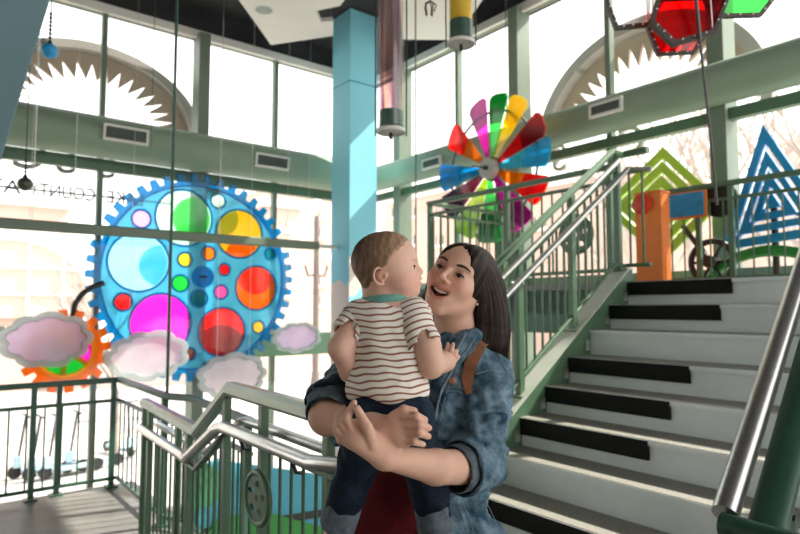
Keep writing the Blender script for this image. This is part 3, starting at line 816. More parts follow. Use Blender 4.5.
# ================================================================== orange kiosk with red button and blue plate
kc = onz(648, 283, UZ); ku = 5.35
ka = onu(635.5, 240, ku); kb = onu(662, 240, ku); kt = onu(648, 193, ku).z
va, vb = uv(ka)[1], uv(kb)[1]
kk = thing('kiosk_post', W(ku, (va+vb)/2, UZ), 'orange post with a round red button on the upper landing', 'kiosk')
o = MB(); o.ubox(ku, ku+.16, vb, va, UZ, kt); o.build('post_body', M['orange'], kk, 0, bevel=.008)
rb = onu(643, 204.5, ku); o = MB(); o.lathe([(.095, -.02), (.095, -.035), (.07, -.05), (.001, -.052)], rb, U, 28); o.build('button', M['red'], kk, 40)
o = MB(); o.ubox(ku-.01, ku+.17, vb-.004, va+.004, kt, kt+.015); o.build('cap', M['orange'], kk, 0)
sa = onu(656, 195, 5.72); sb = onu(703.5, 214, 5.72)
bz0 = onu(680, 217, 5.72).z; bz1 = onu(680, 194, 5.72).z
bs = thing('sign_plate', W(5.72, uv(sb)[1], bz0), 'scuffed blue plate with orange border fixed on the upper landing rail', 'sign')
v0_, v1_ = uv(sb)[1], uv(sa)[1]
o = MB(); o.ubox(5.735, 5.76, v0_-.02, v1_+.02, bz0-.02, bz1+.015); o.build('sign_border', M['orange'], bs, 0)
o = MB(); o.ubox(5.722, 5.738, v0_, v1_, bz0, bz1); o.build('sign_face', M['sign_blue'], bs, 0)
bk = onu(720, 200.5, 5.9)
o = MB(); o.lathe([(.16, -.03), (.165, 0), (.16, .03)], bk, U, 30); be = o.build('round_backing', M['black'], None, 40)
o2 = MB(); o2.box(bk+U*.12, U*.10, V*.03, Z*.03); o2.build('bracket', M['brown'], be, 0)
tag(be, 'black round disc behind the landing rail beside the blue plate', 'disc')

# ================================================================== nested diamond and triangle sculptures behind the rear rail
TU = 6.22
def l3(px, py): q = onu(px, py, TU); return (-q.dot(V), q.z)
def scale_poly(p, c, k): return [(c[0]+(x-c[0])*k, c[1]+(y-c[1])*k) for x, y in p]
def nested(name, label, corners, ks, mat, wall_z):
    pts = [l3(*q) for q in corners]; n = len(pts)
    c = (sum(p[0] for p in pts)/n, sum(p[1] for p in pts)/n)
    zmin = min(p[1] for p in pts)
    t = thing(name, W(TU, -c[0], zmin), label, 'sculpture')
    for a, b in ks:
        hole = [scale_poly(pts, c, b)] if b > 0 else []
        shape2d('frame_band', [scale_poly(pts, c, a)] + hole, (W(TU, 0, 0)), -V, Z, .05, M[mat], t, .004)
    # ties that hold the bands together
    for i in range(n):
        o = MB(); q0, q1 = pts[i], c
        d = Vector((q1[0]-q0[0], q1[1]-q0[1])); 
        a = W(TU+.02, 0, 0) - V*(q0[0]+d.x*.06) + Z*(q0[1]+d.y*.06); b_ = W(TU+.02, 0, 0) - V*(q0[0]+d.x*.85) + Z*(q0[1]+d.y*.85)
        o.rail([a, b_], .03, .05); o.build('tie', M[mat], t, 40)
    o = MB(); m_ = W(TU, -c[0], c[1]); o.tube([m_ + U*.03, m_ + U*(UW-TU-.05)], .03, 10); o.tube([m_ + U*.03, W(TU+.03, -c[0], UZ-.1)], .03, 10); o.build('support', M['brown'], t, 60)
nested('diamond_sculpture', 'lime green sculpture of nested square frames standing on its corner', [(663.5, 148), (722, 202), (663, 262), (604, 206)], [(1, .83), (.75, .58), (.50, .33), (.25, 0)], 'lime', 0)
nested('triangle_sculpture', 'blue sculpture of nested tilted triangle frames at the far right', [(763.5, 126), (838, 232), (724, 250)], [(1, .80), (.67, .51), (.40, .24), (.13, 0)], 'tri_blue', 0)
# brown crank wheel mechanism and green arc on the landing
mc = onu(712, 262, 6.0); mw = thing('crank_wheel', W(6.0, uv(mc)[1], UZ), 'dark brown crank wheel mechanism behind the landing rail', 'mechanism')
o = MB(); o.tube([mc + (V*math.cos(2*PI*i/40) + Z*math.sin(2*PI*i/40))*.20 for i in range(40)], .03, 10, True); wr = o.build('wheel_rim', M['brown'], mw, 60)
for k in range(6):
    a = 2*PI*k/6; o = MB(); o.tube([mc, mc + (V*math.cos(a) + Z*math.sin(a))*.20], .014, 8); o.build('spoke', M['brown'], mw, 60)
o = MB(); o.lathe([(.06, -.08), (.06, .06)], mc, U, 20); o.build('hub', M['brown'], mw, 40)
o = MB(); o.tube([mc - U*.05, onu(683, 226, 5.95)], .025, 10); o.build('arm', M['brown'], mw, 60)
o = MB(); o.box(W(6.08, uv(mc)[1], (UZ+mc.z)/2), U*.03, V*.04, Z*((mc.z-UZ)/2)); o.build('stand', M['brown'], mw, 0)
q0 = onu(770, 290, 6.05); R0 = .62
o = MB()
vs = [W(6.05, uv(q0)[1] + R0*math.cos(PI*i/24), UZ - .17 + R0*.78*math.sin(PI*i/24)) for i in range(25)]
o.rail(vs, .10, .10); ar = o.build('arch_bench', M['arc_green'], None, 40)
tag(ar, 'leaf green curved arch standing low on the upper landing at far right', 'arch')

# ================================================================== hexagon mobile overhead
def hexpane(label, pts, d, col, milk=.25, thick=.03):
    q = [P(x, y, dd) for (x, y), dd in zip(pts, d)]
    c = sum(q, Vector())/6
    n = (q[1]-q[0]).cross(q[2]-q[0]).normalized(); ax = (q[0]-c); ax = (ax - n*ax.dot(n)).normalized(); ay = n.cross(ax)
    flat = [((p-c).dot(ax), (p-c).dot(ay)) for p in q]
    t = thing('hexagon_pane', c, label, 'hexagon')
    shape2d('hexagon_frame', [flat, [(x*.89, y*.89) for x, y in flat]], c, ax, ay, .03, M['brown'], t)
    shape2d('coloured_pane', [[(x*.9, y*.9) for x, y in flat]], c, ax, ay, .008, acr(col, milk), t)
    o = MB()
    for i in range(6):
        a, b_ = flat[i], flat[(i+1) % 6]
        for k in (.2, .5, .8):
            x = (a[0]+(b_[0]-a[0])*k)*.925; y = (a[1]+(b_[1]-a[1])*k)*.925
            for s in (-1, 1): o.ball(c + ax*x + ay*y + n*.016*s, .0055, 4)
    o.build('rivets', M['soffit'], t, 60)
    o = MB()
    for i in (0, 2, 4): o.tube([c + ax*flat[i][0]*.93 + ay*flat[i][1]*.93, Vector((c.x, c.y, CT))], .003, 6)
    o.build('hanging_wire', M['steel'], t, 60)
D3 = 3.3
hexpane('large red hexagon pane in a dark riveted frame at the top right', [(648, 26), (671, 48), (713, 36), (737, -22), (716, -62), (668, -40)], [D3, D3-.02, D3, D3+.05, D3+.06, D3+.05], 'red', .06)
hexpane('clear hexagon pane left of the red one', [(605, 3), (615, 30), (649, 27), (672, -14), (655, -44), (618, -38)], [D3+.12]*6, 'clear', .25)
hexpane('green hexagon pane right of the red one', [(716, 18), (761, 17), (782, -10), (770, -50), (730, -52), (706, -14)], [D3+.12]*6, 'green', .08)
hexpane('deep red hexagon pane tucked below the large red one', [(646, 27), (657, 56), (694, 54), (716, 22), (706, -4), (660, -2)], [D3+.3]*6, 'red', .06)
o = MB(); o.tube([P(700, 40, 3.25), P(712, 150, 3.45), P(717, 205, 3.5)], .0075, 8)
o.tube([P(700, 40, 3.25), P(690, -60, 3.22)], .010, 8)
tag(o.build('hanging_rod', M['steel_dark'], None, 60), 'slim dark rod hanging below the red hexagon panes', 'rod')

# ================================================================== outside, beyond the glass
M['facade'] = pbr('pinkish_facade', srgb(206, 180, 168), .9, 0, .08, .5)
M['facade_b'] = pbr('beige_facade', srgb(214, 192, 180), .9, 0, .08, .5)
M['facade_w'] = pbr('white_stone', srgb(238, 230, 224), .9, 0, .05, .6)
M['far_glass'] = pbr('far_window', srgb(120, 112, 110), .3, 0, .1, 1)
M['arch_metal'] = pbr('arch_grey', srgb(176, 170, 166), .7, 0, .08, 1)
M['arch_tan'] = pbr('arch_tan', srgb(196, 174, 158), .7, 0, .08, 1)
M['bark'] = pbr('bark', srgb(186, 170, 162), .9, 0, .2, 4)
# sunburst arches on the building's outer face
def sunburst(label, plane, wall, cpx, cpy, outer, n, rin, rsp, a0, a1):
    """half round arch with spiked inner edge. outer (rx, rz) metres"""
    c = (onv if wall == 'l' else onu)(cpx, cpy, plane)
    ax = U if wall == 'l' else -V; nr = V if wall == 'l' else U
    t = thing('sunburst_arch', c, label, 'arch')
    rx, rz = outer
    A_ = [a0 + (a1-a0)*i/60 for i in range(61)]
    op = [(rx*math.cos(a), rz*math.sin(a)) for a in A_]
    ip = []
    for i in range(n):
        s = (a1-a0)/n; a = a0 + s*i
        for k, r in ((.02, rin), (.5, rsp), (.98, rin)):
            ip.append((r*rx*math.cos(a+s*k), r*rz*math.sin(a+s*k)))
    shape2d('spiked_face', [op + ip[::-1]], c, ax, Z, .06, M['arch_tan'], t)
    o = MB(); q = [c + ax*x*1.02 + Z*y*1.02 for x, y in op]
    for i in range(60):
        x0, x1 = q[i], q[i+1]; m0 = c + (x0-c)*.90; m1 = c + (x1-c)*.90
        o.prism([x0, x1, m1, m0], nr*-.22)
    o.build('arch_rim', M['arch_metal'], t, 60)
    o = MB()
    for a in (a0, a1): o.box(c + ax*rx*.93*math.cos(a) + Z*rz*.93*math.sin(a) - Z*.1, ax*.06, nr*.06, Z*.12)
    o.build('arch_foot', M['arch_metal'], t, 0)
sunburst('sunburst arch with spiked inner edge outside the left upper window', 10.1, 'l', 90, 126, (1.62, 1.20), 19, .60, .82, .06, PI-.06)
sunburst('sunburst arch with spiked inner edge outside the right upper window', 7.6, 'r', 646, 128, (1.62, 1.42), 21, .62, .84, .06, PI-.06)
# mirrored letter sign on a bar, and the big letters above it
LV = VW+.32
la = onv(-40, 187, LV); lb_ = onv(150, 201, LV)
lz = (onv(-0, 189, LV).z + onv(130, 197, LV).z)/2
ls = thing('letter_sign', W(uv(onv(60, 190, LV))[0], LV, lz), 'dark letters reading backwards on a thin bar outside the left window', 'sign')
o = MB(); o.tube([W(uv(la)[0], LV, lz), W(uv(lb_)[0]+.3, LV, lz)], .014, 8); o.build('bar', M['steel_dark'], ls, 60)
def word(body, pxa, pxb):
    ua, ub = uv(onv(pxa, 192, LV))[0], uv(onv(pxb, 192, LV))[0]
    w0 = text_mesh('lettering', body, .26, .03, W((ua+ub)/2, LV, lz), -U, Z, M['steel_dark'], ls)
    xs = [v.co.dot(U) for v in w0.data.vertices]; k = (ub-ua)/(max(xs)-min(xs)); m_ = (ua+ub)/2
    mid = (max(xs)+min(xs))/2
    for v in w0.data.vertices:
        d = v.co.dot(U)-mid; v.co += U*(d*(k-1) + m_-mid)
word('LAKE', 107, 143); word('COUNTY', 29, 95); word('AT', -14, 21)
for ch, px, py in (('S', 66, 152), ('S', 106, 158), ('C', 30, 147)):
    q = onv(px, py, LV)
    t_ = text_mesh('big_letter', ch, .62, .06, W(uv(q)[0], LV, 3.47), -U, Z, M['arch_metal'])
    tag(t_, 'big pale letter %s' % {66: 'hooking below the duct nearest the hanging dark ball', 106: 'hooking below the duct above the gear teeth', 30: 'hooking below the duct at the far left'}[px], 'letter')
for ch, px in (('S', 560), ('C', 632)):
    q = onu(px, 150, UW+.32)
    t_ = text_mesh('big_letter', ch, .55, .06, W(UW+.32, uv(q)[1], 3.46), V, Z, M['arch_metal'])
    tag(t_, 'big pale letter outside the right window %s' % ('above the stair rail' if px == 560 else 'above the green diamond'), 'letter')

def facade(label, wall, pl, x0, x1, ytop, depth, mat, wins=(), extra=None):
    f = onv if wall == 'l' else onu
    a = f(x0, 260, pl); b_ = f(x1, 260, pl); zt_ = f((x0+x1)/2, ytop, pl).z
    s0, s1 = (uv(a)[0], uv(b_)[0]) if wall == 'l' else (uv(b_)[1], uv(a)[1])
    t = thing('building', (W((s0+s1)/2, pl, GZ) if wall == 'l' else W(pl, (s0+s1)/2, GZ)), label, 'building')
    o = MB(); (o.ubox(s0, s1, pl, pl+depth, GZ, zt_) if wall == 'l' else o.ubox(pl, pl+depth, s0, s1, GZ, zt_)); o.build('wall', M[mat], t, 0)
    o = MB(); (o.ubox(s0-.15, s1+.15, pl-.2, pl+depth, zt_, zt_+.3) if wall == 'l' else o.ubox(pl-.2, pl+depth, s0-.15, s1+.15, zt_, zt_+.3)); o.build('cornice', M['facade_w'], t, 0)
    for wx, wy, ww, wh in wins:
        q0 = f(wx-ww/2, wy+wh/2, pl); q1 = f(wx+ww/2, wy-wh/2, pl)
        o = MB(); fr = MB()
        if wall == 'l':
            u0, u1 = uv(q0)[0], uv(q1)[0]; o.ubox(u0, u1, pl-.02, pl+.02, q0.z, q1.z); fr.ubox(u0-.1, u1+.1, pl-.1, pl, q0.z-.2, q0.z-.02)
            for k in (.33, .66): fr.ubox(u0+(u1-u0)*k-.04, u0+(u1-u0)*k+.04, pl-.06, pl, q0.z, q1.z)
        else:
            v1, v0 = uv(q0)[1], uv(q1)[1]; o.ubox(pl-.02, pl+.02, v0, v1, q0.z, q1.z); fr.ubox(pl-.1, pl, v0-.1, v1+.1, q0.z-.2, q0.z-.02)
            for k in (.33, .66): fr.ubox(pl-.06, pl, v0+(v1-v0)*k-.04, v0+(v1-v0)*k+.04, q0.z, q1.z)
        wo = o.build('window', M['far_glass'], t, 0); fr.build('window_frame', M['facade_w'], wo, 0)
    return t
bl = facade('pinkish building with a big white arch outside at far left', 'l', 27, -260, 67, 195, 9, 'facade', [(12, 305, 30, 12), (45, 308, 14, 10), (10, 330, 26, 8)])
q = onv(8, 318, 26.9); 
o = MB(); R1, R2 = 3.6, 2.9
cpt = W(uv(q)[0], 26.7, q.z)
arcp = [(math.cos(PI*i/30), math.sin(PI*i/30)) for i in range(31)]
for i in range(30):
    (x0, z0), (x1, z1) = arcp[i], arcp[i+1]
    o.prism([cpt + U*x0*R1 + Z*z0*R1, cpt + U*x1*R1 + Z*z1*R1, cpt + U*x1*R2 + Z*z1*R2, cpt + U*x0*R2 + Z*z0*R2], V*.3)
o.build('arch', M['facade_w'], bl, 0)
o = MB(); o.prism([cpt + V*.1 + U*x*R2 + Z*z*R2 for x, z in arcp], V*.12); aw = o.build('arched_window', M['facade_b'], bl, 0)
o = MB()
for k in (-.6, -.2, .2, .6): h = math.sqrt(1-k*k)*R2; o.box(cpt + V*.05 + U*k*R2 + Z*h/2, U*.06, V*.05, Z*h/2)
for h in (.9, 1.9): w_ = math.sqrt(R2*R2-h*h); o.box(cpt + V*.05 + Z*h, U*w_, V*.05, Z*.06)
o.build('muntins', M['facade_w'], aw, 0)
facade('pale beige building with small windows behind the globe street lamp', 'l', 30, 283, 372, 190, 10, 'facade_b', [(x, y, 4.5, 9) for x in (300, 322, 342) for y in (212, 232, 280, 300)])
facade('low beige wing of the building left of the globe street lamp', 'l', 24, 262, 300, 208, 5, 'facade_b', [(275, 225, 4, 8), (288, 225, 4, 8), (275, 290, 5, 9), (289, 290, 5, 9)])
facade('pale pink building outside seen between the blue column and the railings', 'r', 30, 385, 470, 196, 10, 'facade', [(x, y, 8, 10) for x in (396, 412, 440) for y in (212, 240, 262)])
facade('low pinkish wall of a building behind the pinwheel', 'r', 24, 475, 640, 186, 8, 'facade', [(x, 222, 12, 12) for x in (500, 540, 580, 615)])
facade('tall beige building outside at the far right behind the blue triangles', 'r', 26, 772, 960, 128, 8, 'facade_b', [(785, 150, 6, 10), (785, 185, 6, 10)])
facade('pale low building behind the green diamond', 'r', 33, 655, 768, 226, 6, 'facade_w', [(690, 246, 12, 8), (730, 246, 12, 8)])
# street lamp with globes
lp = onv(316.5, 250, 17); lp = Vector((lp.x, lp.y, GZ))
la_ = thing('street_lamp', lp, 'old style street lamp with three white globes outside', 'lamp')
zz = lambda y: onv(316.5, y, 17).z
k17 = 17.2/F
M['globe'] = pbr('lamp_globe', srgb(226, 214, 208), .4, 0, .03)
M['lamp_metal'] = pbr('lamp_metal', srgb(112, 98, 94), .6, 0, .1)
o = MB(); o.lathe([(.30, 0), (.30, .25), (.2, .35), (.14, .9), (.11, 1.1), (.09, zz(216)-GZ)], lp, Z, 16); o.build('post', M['lamp_metal'], la_, 40)
o = MB(); o.ball(Vector((lp.x, lp.y, zz(206))), .22, 10); o.build('globe', M['globe'], la_, 180)
for s in (-1, 1):
    c = lp + U*s*.36*1.2; c = Vector((c.x, c.y, zz(260)))
    o = MB(); o.tube([Vector((lp.x, lp.y, zz(275))), Vector((lp.x, lp.y, zz(276)))+U*s*.3, c - Z*.15], .04, 8); o.build('arm', M['lamp_metal'], la_, 60)
    o = MB(); o.ball(c, .2, 10); o.build('globe', M['globe'], la_, 180)
# bare trees
def tree(label, base, h, seed, spread=.5):
    rnd = random.Random(seed); t = thing('bare_tree', base, label, 'tree')
    o = MB(); tr = MB()
    def grow(p, d, l, r, dep, mb):
        q = p + d*l; mb.tube([p, (p+q)/2 + Vector((rnd.uniform(-1, 1), rnd.uniform(-1, 1), 0))*l*.05, q], [r, r*.85, r*.7], 5, cap=False)
        if dep == 0: return
        for _ in range(3 if dep > 1 else 2):
            nd = (d + Vector((rnd.uniform(-1, 1), rnd.uniform(-1, 1), rnd.uniform(-.2, .7)))*spread*1.4).normalized()
            grow(q, nd, l*rnd.uniform(.62, .82), r*.62, dep-1, o)
    grow(Vector(base), Z, h*.30, h*.018, 5, tr)
    tr.build('trunk', M['bark'], t, 60); o.build('branches', M['bark'], t, 60)
def gpos(px, d): q = P(px, 300, d); return Vector((q.x, q.y, GZ))
tree('bare tree outside the right window behind the hexagon panes', gpos(705, 15), 9.5, 3)
tree('bare tree outside at the far right edge', gpos(800, 12), 8.5, 5)
tree('bare tree outside behind the green diamond', gpos(640, 19), 7.5, 11)
tree('bare sapling outside behind the middle of the clouds', gpos(120, 13), 4.5, 8)
M['pale_blue'] = pbr('pale_blue_enamel', srgb(160, 185, 198), .5, 0, .1)
# scooters parked on the pavement
def scooter(px, d, yaw):
    b0 = gpos(px, d); ax = Vector((math.cos(yaw), math.sin(yaw), 0)); sd_ = Vector((-ax.y, ax.x, 0))
    t = thing('scooter', b0, '', 'scooter', 'scooters parked outside')
    o = MB(); o.box(b0 + Z*.14, ax*.36, sd_*.08, Z*.03); o.build('deck', M['pale_blue'], t, 0)
    for s in (-.45, .45):
        o = MB(); o.lathe([(.05, -.03), (.115, -.03), (.115, .03), (.05, .03)], b0 + ax*s + Z*.115, sd_, 18); o.build('wheel', M['black'], t, 60)
    o = MB(); o.tube([b0 + ax*.42 + Z*.18, b0 + ax*.30 + Z*1.12], .024, 8); o.build('stem', M['steel_dark'], t, 60)
    o = MB(); o.tube([b0 + ax*.30 + Z*1.12 - sd_*.24, b0 + ax*.30 + Z*1.12 + sd_*.24], .02, 8); o.build('handlebar', M['black'], t, 60)
    o = MB(); o.box(b0 + ax*.42 + Z*.30, ax*.06, sd_*.06, Z*.10); o.build('fender', M['pale_blue'], t, 0)
    return t
for px, d, yaw, lab in ((49, 11.6, -2.4, 'parked kick scooter leftmost of the row outside the railing'), (63, 11.5, -2.35, 'parked kick scooter second from left outside the railing'),
                        (78, 11.6, -2.3, 'parked kick scooter third from left outside the railing'), (98, 12.0, -2.4, 'parked kick scooter behind the two railing posts'), (123, 13.2, -.6, 'parked kick scooter standing apart on the right outside the railing')):
    scooter(px, d, yaw)['label'] = lab
# ================================================================== smooth solid modelling on a grid (for people and cloth)
def smin(a, b, k):
    if k <= 0: return np.minimum(a, b)
    h = np.maximum(k-np.abs(a-b), 0)/k
    return np.minimum(a, b) - h*h*k*.25
def smax(a, b, k): return -smin(-a, -b, k)
def A3(v): return np.array([v[0], v[1], v[2]], dtype=np.float32)
def d_cone(X, a, b, ra, rb):
    a = A3(a); b = A3(b); ab = b-a; L = max(float(ab@ab), 1e-12)
    t = ((X[0]-a[0])*ab[0] + (X[1]-a[1])*ab[1] + (X[2]-a[2])*ab[2])/L
    t = np.clip(t, 0, 1)
    return np.sqrt((X[0]-a[0]-t*ab[0])**2 + (X[1]-a[1]-t*ab[1])**2 + (X[2]-a[2]-t*ab[2])**2) - (ra + (rb-ra)*t)
def d_ell(X, c, r, R=None):
    x, y, z = X[0]-c[0], X[1]-c[1], X[2]-c[2]
    if R is not None:
        x, y, z = (x*R[0][0]+y*R[0][1]+z*R[0][2], x*R[1][0]+y*R[1][1]+z*R[1][2], x*R[2][0]+y*R[2][1]+z*R[2][2])
    k0 = np.sqrt((x/r[0])**2 + (y/r[1])**2 + (z/r[2])**2) + 1e-9
    k1 = np.sqrt((x/r[0]**2)**2 + (y/r[1]**2)**2 + (z/r[2]**2)**2) + 1e-9
    return k0*(k0-1)/k1
class Vol:
    def __init__(s, lo, hi, h):
        s.lo = np.array(lo, np.float32); s.h = h
        s.n = np.ceil((np.array(hi)-s.lo)/h).astype(int)+1
        s.F = np.full(s.n, .2, np.float32)
    def sub(s, lo, hi):
        i0 = np.maximum(np.floor((np.array(lo)-s.lo)/s.h).astype(int), 0)
        i1 = np.minimum(np.ceil((np.array(hi)-s.lo)/s.h).astype(int)+1, s.n)
        if (i1 <= i0).any(): return None
        sl = tuple(slice(a, b) for a, b in zip(i0, i1))
        X = [(s.lo[k] + s.h*np.arange(i0[k], i1[k], dtype=np.float32)).reshape([-1 if j == k else 1 for j in range(3)]) for k in range(3)]
        return sl, X
    def op(s, lo, hi, fn, k=.01, cut=False):
        q = s.sub(lo, hi)
        if q is None: return s
        sl, X = q
        d = fn(X)
        s.F[sl] = smax(s.F[sl], -d, k) if cut else smin(s.F[sl], d, k)
        return s
    def cone(s, a, b, ra, rb, k=.01, cut=False):
        a3, b3 = A3(a), A3(b); m = max(ra, rb)+k+2*s.h+.012
        return s.op(np.minimum(a3, b3)-m, np.maximum(a3, b3)+m, lambda X: d_cone(X, a, b, ra, rb), k, cut)
    def chain(s, pts, rs, k=.01):
        for i in range(len(pts)-1): s.cone(pts[i], pts[i+1], rs[i], rs[i+1], k)
        return s
    def ell(s, c, r, R=None, k=.01, cut=False):
        m = max(r)+k+2*s.h+.012; c3 = A3(c)
        return s.op(c3-m, c3+m, lambda X: d_ell(X, c3, r, R), k, cut)
    def flat(s, a, b, ra, rb, n, f, k=.01):
        """tapered capsule squashed by f along unit n"""
        a3, b3, n3 = A3(a), A3(b), A3(n); m = max(ra, rb)+k+2*s.h+.012
        def fn(X):
            t = (X[0]-a3[0])*n3[0] + (X[1]-a3[1])*n3[1] + (X[2]-a3[2])*n3[2]
            w = t*(1/f-1); Y = [X[i] + w*n3[i] for i in range(3)]
            bb = b3 + n3*float((b3-a3)@n3)*(1/f-1)
            return d_cone(Y, a3, bb, ra, rb)*(.5+.5*f)
        return s.op(np.minimum(a3, b3)-m, np.maximum(a3, b3)+m, fn, k)
    def wrinkle(s, amp, freq, seed, stretch=(1, 1, 1), lo=None, hi=None):
        r = np.random.RandomState(seed)
        sl, X = s.sub(lo if lo is not None else s.lo, hi if hi is not None else s.lo+s.h*s.n)
        n = 0
        for _ in range(7):
            d = r.normal(size=3); d /= np.linalg.norm(d); d *= np.array(stretch)*freq*r.uniform(.6, 1.5)
            n = n + np.sin(X[0]*d[0] + X[1]*d[1] + X[2]*d[2] + r.uniform(0, 6.28))
        s.F[sl] += (n*amp/2.6).astype(np.float32)
        return s
    def surf(s, px, py, d0=.9, d1=1.9, off=0.0):
        r = ray(px, py); t = np.arange(d0, d1, .001)
        pts = np.array([[C0[k]+r[k]*q for k in range(3)] for q in t])
        ii = np.round((pts-s.lo)/s.h).astype(int); ok = ((ii >= 0) & (ii < s.n)).all(1)
        ii = np.clip(ii, 0, s.n-1); v = s.F[ii[:, 0], ii[:, 1], ii[:, 2]]
        w_ = np.where(ok & (v < off))[0]
        return Vector(pts[w_[0]]) if len(w_) else None
    def nets(s, smooth=1):
        F = s.F; F[0] = F[-1] = .2; F[:, 0] = F[:, -1] = .2; F[:, :, 0] = F[:, :, -1] = .2
        S = F < 0
        c = [S[i:S.shape[0]-1+i, j:S.shape[1]-1+j, k:S.shape[2]-1+k] for i in (0, 1) for j in (0, 1) for k in (0, 1)]
        al = c[0].copy(); an = c[0].copy()
        for q in c[1:]: al &= q; an |= q
        act = np.argwhere(an & ~al)
        idm = np.full(an.shape, -1, np.int32); idm[tuple(act.T)] = np.arange(len(act))
        off = np.array([(i, j, k) for i in (0, 1) for j in (0, 1) for k in (0, 1)])
        vals = np.stack([F[tuple((act+o).T)] for o in off], 1)
        acc = np.zeros((len(act), 3)); cnt = np.zeros(len(act))
        for a in range(8):
            for b in range(a+1, 8):
                if np.abs(off[a]-off[b]).sum() != 1: continue
                m = (vals[:, a] < 0) != (vals[:, b] < 0)
                t = np.where(m, vals[:, a]/np.where(m, vals[:, a]-vals[:, b], 1), 0)
                acc += m[:, None]*(off[a] + t[:, None]*(off[b]-off[a])); cnt += m
        v = s.lo + s.h*(act + acc/cnt[:, None])
        quads = []
        for ax in range(3):
            sl0 = [slice(None)]*3; sl1 = [slice(None)]*3; sl0[ax] = slice(0, -1); sl1[ax] = slice(1, None)
            e = np.argwhere(S[tuple(sl0)] != S[tuple(sl1)])
            fl = S[tuple(e.T)]
            b1, b2 = (ax+1) % 3, (ax+2) % 3
            e1 = np.zeros(3, int); e1[b1] = 1; e2 = np.zeros(3, int); e2[b2] = 1
            q = np.stack([idm[tuple((e-e1-e2).T)], idm[tuple((e-e2).T)], idm[tuple(e.T)], idm[tuple((e-e1).T)]], 1)
            q[~fl] = q[~fl][:, ::-1]
            quads.append(q)
        q = np.concatenate(quads)
        for _ in range(smooth):
            acc = np.zeros_like(v); cnt = np.zeros(len(v))
            for a in range(4):
                i, j = q[:, a], q[:, (a+1) % 4]
                for k in range(3):
                    acc[:, k] += np.bincount(i, v[j, k], len(v)) + np.bincount(j, v[i, k], len(v))
                cnt += np.bincount(i, minlength=len(v)) + np.bincount(j, minlength=len(v))
            v = v*.5 + .5*acc/np.maximum(cnt, 1)[:, None]
        return v, q
    def build(s, name, mat, parent=None, smooth=1, attrs=None, color=None):
        v, q = s.nets(smooth)
        me = bpy.data.meshes.new(name)
        me.vertices.add(len(v)); me.vertices.foreach_set('co', v.astype(np.float32).ravel())
        me.loops.add(len(q)*4); me.loops.foreach_set('vertex_index', q.astype(np.int32).ravel())
        me.polygons.add(len(q)); me.polygons.foreach_set('loop_start', np.arange(0, len(q)*4, 4, dtype=np.int32))
        me.update(calc_edges=True)
        me.polygons.foreach_set('use_smooth', [True]*len(q))
        for k, fn in (attrs or {}).items():
            a = me.attributes.new(k, 'FLOAT', 'POINT'); a.data.foreach_set('value', np.asarray(fn(v), np.float32))
        if color is not None:
            a = me.attributes.new('tint', 'FLOAT_COLOR', 'POINT'); cc = np.ones((len(v), 4), np.float32); cc[:, :3] = color(v)
            a.data.foreach_set('color', cc.ravel())
        me.materials.append(mat); me.validate(); me.update()
        o = bpy.data.objects.new(name, me); link(o, parent); return o
def eul(y, p, r):
    y, p, r = (math.radians(t) for t in (y, p, r))
    ca, sa, cb, sb, cc, sn = math.cos(y), math.sin(y), math.cos(p), math.sin(p), math.cos(r), math.sin(r)
    return np.array([[ca, -sa, 0], [sa, ca, 0], [0, 0, 1]]) @ np.array([[1, 0, 0], [0, cb, -sb], [0, sb, cb]]) @ np.array([[cc, 0, sn], [0, 1, 0], [-sn, 0, cc]])
class Frame:
    def __init__(s, R, t, k): s.R = R; s.t = np.array(t, float); s.k = k
    def w(s, p): return Vector(s.R @ (np.array(p, float)*s.k) + s.t)
    def d(s, p): return Vector(s.R @ np.array(p, float))
    def loc(s, X):
        x, y, z = X[0]-s.t[0], X[1]-s.t[1], X[2]-s.t[2]; R = s.R; k = s.k
        return [(x*R[0, i] + y*R[1, i] + z*R[2, i])/k for i in range(3)]
    def locv(s, v): return ((v-s.t) @ s.R)/s.k
def tint_mat(name, rough=.55, bump=.0, bscale=300, sss=.15, spec=.35):
    m, nt, out = nodes(name)
    b = nt.nodes.new('ShaderNodeBsdfPrincipled'); b.inputs['Roughness'].default_value = rough; b.inputs['Specular IOR Level'].default_value = spec
    a = nt.nodes.new('ShaderNodeAttribute'); a.attribute_name = 'tint'
    f = noise(nt, 90, 3); g = ramp(nt, f, [(.3, (.95, .94, .93)), (.7, (1, 1, 1))])
    mx = nt.nodes.new('ShaderNodeMix'); mx.data_type = 'RGBA'; mx.blend_type = 'MULTIPLY'; mx.inputs[0].default_value = 1
    nt.links.new(a.outputs['Color'], mx.inputs[6]); nt.links.new(g, mx.inputs[7]); nt.links.new(mx.outputs[2], b.inputs['Base Color'])
    b.inputs['Subsurface Weight'].default_value = sss; b.inputs['Subsurface Radius'].default_value = (1, .35, .2); b.inputs['Subsurface Scale'].default_value = .006
    nt.links.new(b.outputs[0], out.inputs['Surface']); return m
def mixc(c, m, col): return c*(1-m[:, None]) + np.array(col)*m[:, None]
def sstep(a, b, x): t = np.clip((x-a)/(b-a), 0, 1); return t*t*(3-2*t)
